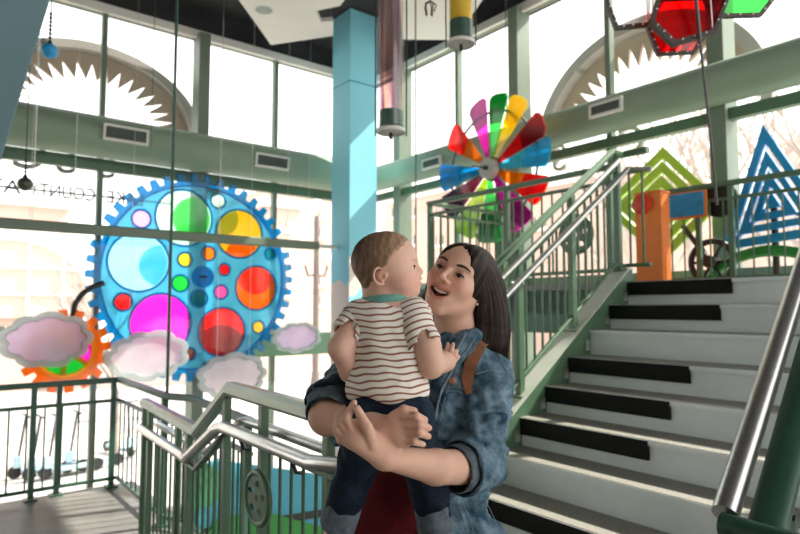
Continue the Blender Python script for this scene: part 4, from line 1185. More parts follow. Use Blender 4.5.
def denim(name, dark, light, scale=22, wear=(.36, .68)):
    m, nt, out = nodes(name)
    b = nt.nodes.new('ShaderNodeBsdfPrincipled'); b.inputs['Roughness'].default_value = .85; b.inputs['Specular IOR Level'].default_value = .15
    f = noise(nt, scale, 6, rough=.65); c = ramp(nt, f, [(wear[0], dark), (wear[1], light)])
    f2 = noise(nt, 420, 2); g = ramp(nt, f2, [(.35, (.78, .80, .82)), (.65, (1.1, 1.1, 1.1))])
    mx = nt.nodes.new('ShaderNodeMix'); mx.data_type = 'RGBA'; mx.blend_type = 'MULTIPLY'; mx.inputs[0].default_value = 1
    nt.links.new(c, mx.inputs[6]); nt.links.new(g, mx.inputs[7]); nt.links.new(mx.outputs[2], b.inputs['Base Color'])
    bp = nt.nodes.new('ShaderNodeBump'); bp.inputs['Strength'].default_value = .35; bp.inputs['Distance'].default_value = .002
    nt.links.new(f2, bp.inputs['Height']); nt.links.new(bp.outputs['Normal'], b.inputs['Normal'])
    nt.links.new(b.outputs[0], out.inputs['Surface']); return m
def stripes_mat():
    m, nt, out = nodes('striped_jersey')
    b = nt.nodes.new('ShaderNodeBsdfPrincipled'); b.inputs['Roughness'].default_value = .9; b.inputs['Specular IOR Level'].default_value = .1
    a = nt.nodes.new('ShaderNodeAttribute'); a.attribute_name = 'stripe'
    fr = nt.nodes.new('ShaderNodeMath'); fr.operation = 'FRACT'; nt.links.new(a.outputs['Fac'], fr.inputs[0])
    c = ramp(nt, fr.outputs[0], [(0, srgb(232, 227, 218)), (.64, srgb(232, 227, 218)), (.71, srgb(146, 98, 80)), (.93, srgb(146, 98, 80)), (.995, srgb(232, 227, 218))])
    f = noise(nt, 260, 3)
    bp = nt.nodes.new('ShaderNodeBump'); bp.inputs['Strength'].default_value = .2; bp.inputs['Distance'].default_value = .002
    nt.links.new(f, bp.inputs['Height']); nt.links.new(bp.outputs['Normal'], b.inputs['Normal'])
    nt.links.new(c, b.inputs['Base Color']); nt.links.new(b.outputs[0], out.inputs['Surface']); return m
M['denim'] = denim('washed_denim', (.026, .066, .104), (.215, .325, .400))
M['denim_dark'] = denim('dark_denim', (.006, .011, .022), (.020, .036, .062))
M['denim_cuff'] = denim('pale_denim_cuff', (.065, .085, .105), (.15, .18, .20), 30)
M['maroon'] = pbr('maroon_jersey', (.105, .012, .016), .9, 0, .2, 20, .2, 300, .1)
M['blacktrouser'] = pbr('black_trousers', (.012, .012, .014), .85, 0, .2, 12, .1, 200, .1)
M['stripe'] = stripes_mat()
M['skin'] = tint_mat('skin')
M['leather'] = pbr('tan_leather', (.23, .085, .035), .55, 0, .25, 30, .15, 150)
M['stitch'] = pbr('pale_stitching', (.20, .27, .32), .9, 0, .1, 40)
M['mint'] = pbr('mint_collar', srgb(110, 165, 152), .9, 0, .1, 30, .2, 300, .1)
M['shoe'] = pbr('white_shoe', (.7, .68, .65), .6, 0, .05)
M['white_eye'] = pbr('eye_white', (.80, .78, .75), .2, 0, 0)
M['iris'] = pbr('brown_iris', (.035, .018, .010), .1, 0, 0)
M['teeth'] = pbr('teeth', (.86, .82, .75), .25, 0, 0)
M['brow'] = pbr('brow_hair', (.035, .02, .014), .8, 0, .2, 200)
M['lash'] = pbr('lash', (.012, .008, .007), .7, 0, 0)
M['tongue'] = pbr('tongue', (.45, .12, .11), .4, 0, .1)
# ================================================================== woman
WF = Frame(eul(155.5, 13.2, -24.7), (.1410, 1.412, 1.465), .87)
def head_woman(X):
    x, y, z = X; ax = np.abs(x)
    S = [ax, y, z]
    d = smin(d_ell(X, (0, -.012, .026), (.069, .090, .072)), d_ell(X, (0, .022, -.030), (.057, .068, .080)), .03)
    d = smin(d, d_cone(S, (.044, -.002, -.042), (.015, .067, -.100), .018, .013), .028)
    d = smin(d, d_ell(X, (0, .070, -.103), (.017, .016, .014)), .018)
    d = smin(d, d_ell(S, (.038, .054, -.020), (.021, .024, .022)), .025)
    d = smin(d, d_ell(S, (.036, .067, -.033), (.016, .014, .016)), .026)
    d = smin(d, d_ell(X, (0, .040, .036), (.055, .049, .041)), .03)
    d = smin(d, d_cone(S, (.010, .087, .017), (.042, .072, .019), .007, .006), .016)
    d = smax(d, -d_ell(S, (.0300, .100, -.001), (.019, .018, .012)), .014)
    d = smin(d, d_cone(X, (0, .086, .012), (0, .111, -.022), .0064, .0078), .012)
    d = smin(d, d_ell(X, (0, .1135, -.0255), (.0090, .0088, .0078)), .008)
    d = smin(d, d_ell(S, (.0108, .098, -.0300), (.0055, .0085, .0055)), .007)
    d = smax(d, -d_ell(S, (.0062, .108, -.0350), (.0035, .0045, .0035)), .003)
    d = smin(d, d_ell(X, (0, .068, -.064), (.032, .024, .025)), .026)
    # lids
    d = smin(d, d_ell(S, (.0300, .0765, 0), (.0152, .0145, .0135)), .007)
    d = smax(d, -d_ell(S, (.0303, .093, -.0015), (.0126, .012, .0028)), .002)
    # open laughing mouth
    zz = z - 13*x*x
    d = smax(d, -d_ell([x, y, zz], (0, .100, -.0645), (.0265, .034, .0135)), .003)
    for sgn in (-1, 1):
        d = smin(d, d_cone(X, (sgn*.0305, .0755, -.0455), (sgn*.014, .0895, -.0505), .0024, .0032), .004)
        d = smin(d, d_cone(X, (sgn*.014, .0895, -.0505), (0, .0945, -.0525), .0032, .0036), .004)
        d = smin(d, d_cone(X, (sgn*.0305, .0755, -.0455), (sgn*.018, .0865, -.0705), .0024, .0044), .004)
        d = smin(d, d_cone(X, (sgn*.018, .0865, -.0705), (0, .0905, -.0800), .0044, .0050), .004)
    d = smin(d, d_ell(S, (.066, -.010, -.014), (.008, .016, .028)), .006)
    return d
Ls, Rs = P(486, 378, 1.43), P(402, 356, 1.56)
NB = P(459, 340, 1.465)
wx = (Rs-Ls); wx.z = 0; wx.normalize()
fr = Vector((wx.y, -wx.x, 0))
if fr.y > 0: fr = -fr
TR = [list(wx), list(fr), [0, 0, 1]]
chest = P(443, 412, 1.50); waist = P(433, 480, 1.49); pelv = P(429, 545, 1.48)
def torso(v, g, k=.03):
    v.ell(chest + Z*.03, (.148+g, .098+g, .155+g), TR, k); v.ell(chest + fr*.045 - Z*.02, (.12+g, .075+g, .075+g), TR, k)
    v.ell(waist, (.122+g, .092+g, .14+g), TR, k); v.ell(pelv, (.152+g, .112+g, .12+g), TR, k)
    v.cone(Ls, NB - Z*.02, .045+g, .050+g, k); v.cone(Rs, NB - Z*.02, .045+g, .050+g, k)
    return v
woman = thing('person', Vector((pelv.x, pelv.y, 0)), 'laughing woman with long dark hair in a denim jacket holding the child', 'person')
# arm joints
LE, LM, LW = P(482, 467, 1.33), P(435, 467, 1.215), P(384, 457, 1.135)
RE, RM, RW = P(327, 417, 1.25), P(372, 428, 1.175), P(384, 430, 1.158)
v = Vol((-.30, 1.02, .88), (.33, 1.70, 1.62), .0027)
lo = WF.w((0, 0, 0)) - Vector((.16,)*3); hi = WF.w((0, 0, 0)) + Vector((.16,)*3)
v.op(lo, hi, lambda X: head_woman(WF.loc(X))*WF.k, .0)
v.cone(WF.w((0, -.022, -.060)), NB, .049, .054, .02)
v.ell(chest + Z*.03, (.14, .09, .15), TR, .03)
v.cone(Ls, NB - Z*.02, .040, .045, .03); v.cone(Rs, NB - Z*.02, .040, .045, .03)
v.cone(Ls, LE, .044, .038, .02); v.chain([LE, LM, LW], [.038, .034, .0215], .012)
v.cone(Rs, RE, .042, .036, .02); v.chain([RE, RM, RW], [.036, .029, .0235], .012)
# her left hand: wraps her other forearm
def fingers(v, fs, k=.004):
    for pts, rs in fs: v.chain([P(*p) for p in pts], rs, k)
hn = (P(360, 440, 1.0) - P(360, 440, 1.1)).normalized()
v.flat(LW, P(358, 435, 1.112), .023, .029, hn, .72, .012)
v.cone(P(352, 428, 1.108), P(350, 441, 1.120), .012, .011, .012)
fingers(v, [([(372, 444, 1.108), (367, 427, 1.090), (357, 409, 1.094)], [.0125, .0102, .0076]),
            ([(352, 429, 1.102), (346.5, 418, 1.098), (354, 402.5, 1.106)], [.0100, .0082, .0062]),
            ([(349, 433, 1.106), (341.5, 423, 1.103), (345.5, 409.5, 1.112)], [.0098, .0080, .0060]),
            ([(347, 438, 1.111), (337, 429, 1.108), (338.5, 413.5, 1.116)], [.0094, .0078, .0060]),
            ([(349, 443, 1.118), (340, 440, 1.118), (335, 429, 1.124)], [.0085, .0070, .0056])], .0025)
# her right hand: under the child's seat, fingers to the right
v.flat(RW, P(403, 429, 1.143), .025, .034, hn, .55, .012)
fingers(v, [([(394, 417, 1.146), (404, 410, 1.134), (414, 411, 1.138)], [.0118, .0095, .0074]),
            ([(404, 418, 1.136), (416, 416, 1.120), (425, 420, 1.134)], [.0096, .0082, .0064]),
            ([(406, 425, 1.132), (419, 424.5, 1.114), (429, 428, 1.129)], [.0096, .0082, .0064]),
            ([(406, 433, 1.132), (419, 433, 1.115), (428.5, 436.5, 1.130)], [.0094, .0080, .0062]),
            ([(402, 440, 1.136), (414, 441.5, 1.122), (423, 444.5, 1.136)], [.0086, .0074, .0058])], .0025)
SK = np.array(srgb(220, 176, 154))
def wcol(p):
    q = WF.locv(p); c = np.tile(SK, (len(p), 1))
    ax = np.abs(q[:, 0]); near = np.linalg.norm(q - np.array([0, .06, -.03]), axis=1) < .16
    bl = np.exp(-(((ax-.040)/.020)**2 + ((q[:, 2]+.030)/.018)**2))*(q[:, 1] > .03)*near; c = mixc(c, bl*.35, srgb(212, 130, 112))
    zz = q[:, 2] - 13*q[:, 0]**2
    e = np.sqrt((q[:, 0]/.0330)**2 + ((zz+.0645)/.0190)**2)
    lips = (1-sstep(.88, 1.0, e))*(q[:, 1] > .066)*near; c = mixc(c, lips*.62, srgb(184, 98, 90))
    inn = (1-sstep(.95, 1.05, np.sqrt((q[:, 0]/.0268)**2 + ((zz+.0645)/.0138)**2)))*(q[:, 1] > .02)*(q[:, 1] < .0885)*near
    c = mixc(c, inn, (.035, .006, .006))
    lid = np.exp(-(((ax-.0300)/.014)**2 + ((q[:, 2]-.008)/.006)**2))*(q[:, 1] > .05)*near; c = mixc(c, lid*.5, srgb(140, 94, 78))
    kn = np.zeros(len(p))
    return c
wbody = v.build('body', M['skin'], woman, 1, color=wcol)
WV = v
# eyes
for s in (-1, 1):
    o = MB(); c = WF.w((s*.0300, .0752, 0)); o.ball(c, .0128*.95, 12); e = o.build('eye', M['white_eye'], woman, 180)
    g = WF.d((.16, 1, -.16)); o = MB(); gd = Vector(g).normalized()
    o.lathe([(.0062, .0105), (.0058, .0118), (.003, .0126), (.0005, .0128)], c, gd, 18); o.build('iris', M['iris'], e, 180)
    o = MB(); L_ = []
    for i in range(9):
        t = -1 + 2*i/8; L_.append(WF.w((s*.0303 + t*.0128, .0905 - .0048*t*t - s*t*.0018, .0028*(1-t*t) - .0016)))
    o.tube(L_, [.0010 + .0015*math.sin(PI*i/8) for i in range(9)], 6); o.build('eyelash', M['lash'], woman, 60)
    o = MB(); L_ = []
    for i in range(9):
        t = i/8; xx = .0135 + .036*t
        L_.append(WF.w((s*xx, .0958 - .0030*t - .0135*t*t, .0185 + .0060*math.sin(t*PI*.75) - .004*t*t)))
    o.tube(L_, [.0018, .0026, .0029, .0029, .0027, .0024, .002, .0014, .0008], 8); o.build('eyebrow', M['brow'], woman, 60)
o = MB()
for i in range(9):
    t = -1 + 2*(i+.5)/9; xx = t*.0255
    c = WF.w((xx, .0865 - 16*xx*xx, -.0562 + 13*xx*xx))
    o.box(c, WF.d((.0028, -.0022*t*.9, 0)), WF.d((0, .002, 0)), WF.d((0, 0, .0050)))
o.build('teeth', M['teeth'], woman, 0, bevel=.0008)
o = MB(); o.lathe([(.001, -.014), (.010, -.010), (.013, 0), (.010, .010), (.001, .014)], WF.w((0, .068, -.0745)), WF.d((1, 0, 0)), 14); o.build('tongue', M['tongue'], woman, 180)
o = MB(); o.ball(WF.w((-.0715, -.002, -.040)), .0032, 8); o.build('earring', M['steel'], woman, 180)

# hair: parted cap, long curtain over her left shoulder, some on the far side
h = Vol((-.04, 1.28, 1.10), (.33, 1.68, 1.63), .0028)
def hair_cap(X):
    x, y, z = WF.loc(X)
    d = d_ell([x, y, z], (0, -.014, .024), (.0745, .099, .079))
    d = smin(d, d_ell([x, y, z], (0, -.052, -.045), (.070, .060, .085)), .03)
    d = smin(d, d_ell([np.abs(x), y, z], (.064, -.014, -.002), (.016, .034, .032)), .015)
    d = smin(d, d_ell([x, y, z], (0, .036, .034), (.063, .060, .051)), .02)
    d = smin(d, d_ell([np.abs(x), y, z], (.050, .020, .000), (.018, .036, .040)), .015)
    part = np.exp(-((x-.012)/.006)**2)*(y > -.02)*.003
    thr = np.interp(z, [-.085, -.052, -.044, -.03, .0, .05], [-.015, -.006, .018, .030, .040, .036])
    face = (np.sqrt(((x-.001)/.0530)**2 + ((z+.036)/.1010)**2) - 1)*.055 + np.maximum(0, thr-y)*.9
    d = smax(d + part, -face, .012)
    ang = np.arctan2(x, y+.05)
    return (d + .0006*np.sin(ang*46) + .0005*np.sin(ang*91+z*40))*WF.k
h.op(WF.w((0, 0, 0)) - Vector((.2,)*3), WF.w((0, 0, 0)) + Vector((.2,)*3), hair_cap, .0)
tow = (P(485, 300, 1) - P(485, 300, 1.2)).normalized()
h.flat(P(474, 270, 1.450), P(484, 292, 1.44), .044, .043, tow, .75, .03)
h.flat(P(484, 292, 1.44), P(489, 318, 1.435), .043, .040, tow, .62, .03)
h.flat(P(489, 318, 1.435), P(490, 340, 1.43), .040, .039, tow, .55, .03)
h.cone(P(498, 335, 1.432), P(505, 357, 1.425), .026, .008, .02)
h.cone(P(484, 335, 1.43), P(480, 350, 1.40), .020, .008, .02)
h.cone(P(494, 338, 1.43), P(496, 354, 1.415), .022, .009, .02)
h.chain([P(468, 300, 1.52), P(456, 325, 1.515), P(446, 343, 1.50)], [.045, .036, .022], .02)
h.chain([WF.w((.062, .012, .03)), WF.w((.066, .006, -.03)), P(427, 300, 1.47), P(430, 322, 1.465), P(438, 345, 1.45)], [.014, .015, .015, .016, .012], .012)
def hstr(vv):
    q = WF.locv(vv); a = np.arctan2(q[:, 0], q[:, 1]+.05)
    n = .5 + .22*np.sin(a*31+q[:, 2]*9) + .16*np.sin(a*67-q[:, 2]*14+1) + .14*np.sin(a*119+2+q[:, 2]*8)
    return np.clip(n, 0, 1)
M['hair'] = attr_mat('dark_brown_hair', 'strand', [(.15, (.008, .005, .004)), (.5, (.022, .013, .010)), (.9, (.060, .036, .026))], .5, .25, 260, spec=.2, nz=.3, nscale=120)
hv, hq = None, None
hair = h.build('hair', M['hair'], woman, 1, attrs={'strand': hstr})
rnd = random.Random(4)
M['strand'] = pbr('hair_strand', (.030, .018, .013), .45, 0, .5, 60, spec=.3)
o = MB()
for i in range(110):
    t = rnd.uniform(.12, 1); e = rnd.uniform(-.06, .06)
    # from the parting, over the side of the head, down to the ends
    fx = [(457+t*14, 252-1*t), (470+t*17, 268-8*t), (477+t*23, 292-4*t), (474+t*32, 318), (473+t*34, 338+6*t), (476+t*30+rnd.uniform(-3, 3), 346+t*10+rnd.uniform(-4, 5))]
    pts = []
    for j, (x, y) in enumerate(fx):
        q = h.surf(x+e*20, y, 1.2, 1.7, .001)
        if q is not None: pts.append(q)
        elif pts: pts.append(P(x+e*20, y, (pts[-1]-C0).dot(Vector((0, cP, sP)))))
    if len(pts) < 4: continue
    # smooth the path
    sm = []
    for j in range(len(pts)-1):
        for u_ in (0, .33, .66): sm.append(pts[j].lerp(pts[j+1], u_))
    sm.append(pts[-1])
    for _ in range(3): sm = [sm[0]] + [(sm[j-1]+sm[j]*2+sm[j+1])/4 for j in range(1, len(sm)-1)] + [sm[-1]]
    n_ = len(sm)
    o.tube(sm, [.0004 + .0016*math.sin(PI*min(.97, .03+j/(n_-1))) for j in range(n_)], 5)
o.build('hair_strands', M['strand'], hair, 180)

# maroon shirt, black trousers, shoes
s_ = Vol((-.20, 1.20, .70), (.34, 1.80, 1.38), .004); torso(s_, .008)
s_.cone(NB + Z*.02, NB + Z*.12 + fr*.02, .058, .062, .01, cut=True)
s_.op((-1, 0, .6), (1, 3, .80), lambda X: X[2]-.765 + 0*X[0] + 0*X[1], .004, cut=True)
s_.ell(P(385, 505, 1.43), (.075, .06, .11), TR, .04); s_.ell(P(380, 550, 1.43), (.085, .07, .10), TR, .04)
s_.op((-1, 0, .6), (1, 3, .80), lambda X: X[2]-.765 + 0*X[0] + 0*X[1], .004, cut=True)
s_.wrinkle(.0035, 55, 3, (1, 1, .4))
s_.build('shirt', M['maroon'], woman)
tj = Vol((-.22, 1.20, .02), (.36, 1.80, .92), .008)
tj.ell(pelv - Z*.02, (.150, .112, .10), TR, .03)
for s in (-1, 1):
    hp = pelv + wx*(.085*s) - Z*.06; kn_ = Vector((hp.x, hp.y, .46)) + fr*.02; an = Vector((kn_.x, kn_.y, .09)) - fr*.03
    tj.chain([hp, kn_, an], [.088, .060, .045], .03)
tj.wrinkle(.004, 40, 5)
tj.build('trousers', M['blacktrouser'], woman)
for s in (-1, 1):
    hp = pelv + wx*(.085*s) - fr*.02
    sh = Vol((hp.x-.2, hp.y-.2, 0), (hp.x+.2, hp.y+.2, .14), .006)
    a = Vector((hp.x, hp.y, .045)); sh.chain([a - fr*.03, a + fr*.09, a + fr*.16 - Z*.008], [.042, .042, .034], .02); sh.cone(a, a+Z*.05, .045, .045, .02)
    sh.op((-1, -1, -1), (3, 3, .02), lambda X: X[2]-.003 + 0*X[0] + 0*X[1], .001, cut=True)
    sh.build('shoe', M['shoe'], woman)

# denim jacket
j = Vol((-.27, 1.05, .70), (.36, 1.84, 1.42), .0032)
torso(j, .022)
j.ell(pelv - Z*.03 - wx*.045, (.182, .135, .13), TR, .04)
j.ell(pelv - Z*.07 - wx*.085 - fr*.01, (.170, .125, .10), TR, .05)
op = chest + wx*.100
def opening(X):
    x, y, z = X[0]-op.x, X[1]-op.y, X[2]
    a = x*wx.x + y*wx.y; b = x*fr.x + y*fr.y
    return np.maximum(np.abs(a) - (.085 + np.maximum(0, 1.08-z)*.10), -(b - .0)) + 0*z
j.op((-1, .5, .5), (1, 2.2, 1.5), opening, .004, cut=True)
j.cone(NB + Z*.02, NB + Z*.14 + fr*.03, .060, .070, .01, cut=True)
# left sleeve
j.chain([Ls + Z*.004, P(484, 415, 1.39), P(481, 456, 1.345), P(470, 464, 1.312)], [.053, .053, .052, .050], .02)
# right sleeve
j.chain([Rs, P(345, 392, 1.34), P(331, 404, 1.285)], [.056, .056, .052], .02)
j.cone(P(330, 412, 1.31), P(337, 434, 1.275), .036, .024, .02)
j.op((-1, .5, .5), (1, 2.2, .80), lambda X: X[2]-.775 + 0*X[0] + 0*X[1], .004, cut=True)
j.wrinkle(.0042, 62, 11, (1, 1, 1.5)); j.wrinkle(.0026, 130, 12, (1, 1, 1.6))
# rings of folds along her left sleeve
def folds(a, b_, amp, pitch, t0, t1, rad):
    a3, b3 = A3(a), A3(b_); ax_ = (b3-a3); L_ = float(np.linalg.norm(ax_)); ax_ = ax_/L_
    sl, X = j.sub(np.minimum(a3, b3)-rad, np.maximum(a3, b3)+rad)
    x, y, z = X[0]-a3[0], X[1]-a3[1], X[2]-a3[2]
    t = x*ax_[0] + y*ax_[1] + z*ax_[2]
    r = np.sqrt(np.maximum((x-t*ax_[0])**2 + (y-t*ax_[1])**2 + (z-t*ax_[2])**2, 0))
    w_ = np.clip((t/L_-t0)/.15, 0, 1)*np.clip((t1-t/L_)/.12, 0, 1)*np.clip((rad-r)/.02, 0, 1)
    ph = t*6.283/pitch + 1.7*np.sin(x*38+z*25) + 1.2*np.sin(y*45-z*30+1)
    j.F[sl] += (amp*w_*np.sin(ph)*(.6+.4*np.sin(x*60+y*70))).astype(np.float32)
folds(Ls, P(481, 456, 1.345), .0062, .034, .30, 1.08, .085)
folds(Rs, P(331, 404, 1.285), .0045, .036, .55, 1.0, .08)
folds(chest + Z*.10 - wx*.10, pelv - wx*.14, .0035, .060, .35, 1.0, .12)
# deep folds at the elbow and under the arm
for a, b_ in (((500, 432, 1.34), (470, 442, 1.31)), ((503, 445, 1.34), (476, 452, 1.30)), ((504, 415, 1.36), (474, 428, 1.33)), ((500, 398, 1.38), (470, 410, 1.35)), ((470, 398, 1.36), (478, 440, 1.31))):
    q0, q1 = j.surf(a[0], a[1], .9, 1.9), j.surf(b_[0], b_[1], .9, 1.9)
    if q0 and q1:
        m0 = j.surf((a[0]+b_[0])/2, (a[1]+b_[1])/2, .9, 1.9) or (q0+q1)/2
        j.cone(q0, m0, .005, .0085, .012); j.cone(m0, q1, .0085, .004, .012)
# arm holes hollowed so the forearms come out of the cuffs
j.cone(P(468, 466, 1.30), P(440, 467, 1.225), .043, .046, .004, cut=True)
j.cone(P(333, 414, 1.245), P(352, 422, 1.20), .040, .044, .004, cut=True)
jacket = j.build('denim_jacket', M['denim'], woman)
def ribbon(vol, pts, w_, th_, off=.002, d0=.9, d1=1.9):
    """strap laid on a surface: pts are pixel pairs whose hits are joined"""
    L_ = [vol.surf(x, y, d0, d1) for x, y in pts]; L_ = [q for q in L_ if q is not None]
    for _ in range(2): L_ = [L_[0]] + [(L_[i-1]+L_[i]*2+L_[i+1])/4 for i in range(1, len(L_)-1)] + [L_[-1]]
    return [q + (C0-q).normalized()*off for q in L_]
def seam(pts, r=.0016, name='seam', vol=None, mat='stitch', par=None):
    L_ = ribbon(vol or j, pts, 0, 0, .0012)
    o = MB(); o.tube(L_, r, 6); return o.build(name, M[mat], par or jacket, 60)
def dense(pts, n=5):
    out = []
    for i in range(len(pts)-1):
        for k in range(n): out.append((pts[i][0] + (pts[i+1][0]-pts[i][0])*k/n, pts[i][1] + (pts[i+1][1]-pts[i][1])*k/n))
    return out + [pts[-1]]
fe = [(461, 342), (458, 356), (451, 372), (443, 386), (438, 402), (435, 420)]
for dx in (0, 5): seam(dense([(x+dx, y+dx*.3) for x, y in fe]), .0028 if dx == 0 else .0010)
seam(dense([(448, 388), (456, 386), (464, 389)]), .0012); seam(dense([(476, 374), (490, 370), (503, 372)]), .0012); seam(dense([(497, 352), (504, 366), (508, 378)]), .001)
seam(dense([(448, 391), (456, 391), (462, 393)]), .001); seam(dense([(462, 500), (469, 520), (474, 533)]), .001); seam(dense([(457, 500), (463, 520), (468, 533)]), .001); seam(dense([(482, 494), (494, 515), (500, 533)]), .001)
for pts, rr in (([(443, 388), (449, 390)], 0),):
    q = j.surf(452, 381); o = MB(); o.lathe([(.0075, 0), (.0075, .003), (.004, .0045), (.0005, .0035)], q, (C0-q).normalized(), 16); o.build('button', pbr('copper_button', (.45, .20, .12), .35, .8, 0), jacket, 40)
# collar
c_ = Vol((.0, 1.25, 1.15), (.25, 1.65, 1.42), .003)
def oj(x, y, off): q = j.surf(x, y, 1.1, 1.9); return q + (C0-q).normalized()*off
for a, b_, ra, rb in (((474, 336), (465, 344), .017, .021), ((465, 344), (455, 356), .021, .018), ((455, 356), (447, 369), .018, .007)):
    A_, B_ = oj(*a, .013), oj(*b_, .011)
    c_.flat(A_, B_, ra, rb, (C0-A_).normalized(), .42, .010)
c_.wrinkle(.0015, 160, 3)
col_ = c_.build('collar', M['denim'], jacket)
seam(dense([(466, 333), (461, 343), (450, 359)]), .0016, 'seam', c_, 'stitch', col_); seam(dense([(475, 338), (466, 352), (455, 362)]), .0014, 'seam', c_, 'stitch', col_)
# turned back cuffs
def cuff(a, b_, r, th_, mat, flatn=None):
    q = Vol(np.minimum(A3(a), A3(b_))-.09, np.maximum(A3(a), A3(b_))+.09, .0026)
    q.cone(a, b_, r, r*1.04, .004)
    d = (b_-a).normalized()
    q.cone(a - d*.08, b_ + d*.08, r-th_, r-th_+.003, .002, cut=True)
    def caps(X): t = (X[0]-a.x)*d.x + (X[1]-a.y)*d.y + (X[2]-a.z)*d.z; return -np.maximum(-t - .0, t - (b_-a).length)
    q.op(q.lo, q.lo+q.h*q.n, caps, .004, cut=True)
    q.wrinkle(.0016, 140, 21)
    return q, q.build('cuff', mat, jacket)
ca, cb_ = P(486, 461, 1.350), P(460, 468, 1.280)
q, co = cuff(ca, cb_, .0585, .008, M['denim'])
seam(dense([(452, 445), (462, 452), (474, 466), (485, 486)]), .0016, 'seam', q, 'stitch', co)
q2 = Vol(A3(cb_)-.08, A3(cb_)+.08, .0026); dd = (cb_-ca).normalized()
q2.cone(cb_ - dd*.01, cb_ + dd*.006, .050, .050, .003); q2.cone(cb_ - dd*.08, cb_ + dd*.08, .044, .046, .002, cut=True); q2.build('cuff_lining', M['denim_cuff'], co)
ra_, rb_ = P(336, 398, 1.30), P(331, 409, 1.262)
q, co = cuff(P(338, 397, 1.31), P(331, 408, 1.262), .056, .008, M['denim_dark'])  # same jacket, darker denim here: the shade on this sleeve is painted in
q2 = Vol(A3(rb_)-.09, A3(rb_)+.09, .0026); dd = (rb_-ra_).normalized()
q2.cone(rb_ - dd*.01, rb_ + dd*.010, .050, .050, .003); q2.cone(rb_ - dd*.08, rb_ + dd*.08, .043, .046, .002, cut=True); q2.build('cuff_lining', M['denim_cuff'], co)

# backpack: strap over her left shoulder, bag behind
bpk = thing('backpack', chest - fr*.21 - Z*.18, 'backpack on the woman with a tan leather strap over her denim shoulder', 'backpack')
mid = dense([(481, 343), (477, 352), (471, 363), (468, 375), (467.5, 386), (469, 394)], 4)
L_ = ribbon(j, mid, 0, 0, .004)
up_ = L_[0]; back = [up_ - fr*.035 + Z*.006, up_ - fr*.05 - Z*.04 + wx*.03, up_ - fr*.06 - Z*.12 + wx*.07]
path = back[::-1] + L_
o = MB(); vs = []; sdv = (wx*-1 + Z*.1).normalized()
for i, p in enumerate(path):
    t = (path[min(i+1, len(path)-1)] - path[max(i-1, 0)]).normalized(); nrm = (C0-p).normalized()
    if i < 3: nrm = (Z*.8 - fr*.6).normalized()
    sd2 = t.cross(nrm).normalized(); hw = .0135 if i < len(path)-8 else .0135 - .0011*(i-len(path)+8)
    vs += [p - sd2*hw - nrm*.002, p + sd2*hw - nrm*.002, p + sd2*hw + nrm*.003, p - sd2*hw + nrm*.003]
fs = []
for i in range(len(path)-1):
    for k in range(4): fs.append((i*4+k, i*4+(k+1) % 4, i*4+4+(k+1) % 4, i*4+4+k))
o.add(vs, fs + [(0, 1, 2, 3), tuple(len(vs)-4+k for k in range(4))]); o.build('strap', M['leather'], bpk, 60)
bb = chest - fr*.20 - Z*.06 + wx*.08
q = Vol(A3(bb)-.22, A3(bb)+.22, .006); q.ell(bb, (.10, .055, .15), TR, .02); q.ell(bb + fr*.01, (.095, .05, .145), TR, .02); q.build('bag', M['leather'], bpk)
# ================================================================== child on her arm
BF = Frame(eul(-96, 3, 1.5), (-.031, 1.30, 1.486), .895)
child = thing('person', P(389, 412, 1.235), 'small child with short light brown hair in a striped shirt, carried and seen from behind', 'person')
def head_child(X):
    x, y, z = X; S = [np.abs(x), y, z]
    d = d_ell(X, (0, -.006, .016), (.067, .072, .066))
    d = smin(d, d_ell(X, (0, .016, .012), (.060, .058, .056)), .03)
    d = smin(d, d_ell(X, (0, .030, -.034), (.052, .044, .042)), .03)
    d = smin(d, d_ell(S, (.030, .040, -.040), (.028, .030, .026)), .02)
    d = smin(d, d_ell(X, (0, .064, -.062), (.016, .014, .012)), .018)
    d = smin(d, d_ell(X, (0, .066, -.036), (.020, .014, .018)), .015)
    d = smax(d, -d_ell(S, (.024, .083, -.004), (.014, .012, .009)), .012)
    d = smin(d, d_cone(X, (0, .067, .000), (0, .081, -.013), .006, .0065), .010)
    d = smin(d, d_ell(X, (0, .082, -.015), (.0085, .0072, .0068)), .006)
    d = smin(d, d_ell(S, (.009, .074, -.017), (.006, .007, .005)), .005)
    d = smin(d, d_ell(S, (.024, .060, -.004), (.0125, .0125, .0115)), .006)
    d = smax(d, -d_ell(S, (.025, .0735, -.004), (.0100, .009, .0050)), .002)
    d = smin(d, d_ell(X, (0, .080, -.0315), (.012, .0065, .0042)), .004)
    d = smin(d, d_ell(X, (0, .0795, -.0430), (.011, .0068, .0046)), .004)
    d = smax(d, -d_ell(X, (0, .084, -.0368), (.012, .010, .0020)), .003)
    # ears
    d = smin(d, d_ell(S, (.064, -.004, -.022), (.0050, .011, .016)), .004)
    pts = []
    for k in range(10):
        a = math.radians(48 + k*27); pts.append((.0690 - .0055*math.cos(a), -.005 + .0140*math.cos(a), -.0215 + .0195*math.sin(a)))
    e = d_cone(S, pts[0], pts[1], .0032, .0032)
    for k in range(1, 9): e = np.minimum(e, d_cone(S, pts[k], pts[k+1], .0034 if k < 7 else .0044, .0034 if k < 6 else .0046))
    d = smin(d, e, .0025)
    d = smin(d, d_cone(S, (.066, .0085, -.020), (.068, .007, -.026), .0034, .0034), .003)
    d = smax(d, -d_ell(S, (.0715, .000, -.021), (.0052, .0072, .0085)), .002)
    return d
cpel, cch, cnb = P(389, 404, 1.240), P(387, 335, 1.270), P(384, 304, 1.285)
v = Vol((-.22, 1.10, .90), (.16, 1.46, 1.60), .0025)
bc = BF.w((0, 0, 0)); v.op(bc - Vector((.13,)*3), bc + Vector((.13,)*3), lambda X: head_child(BF.loc(X))*BF.k, 0)
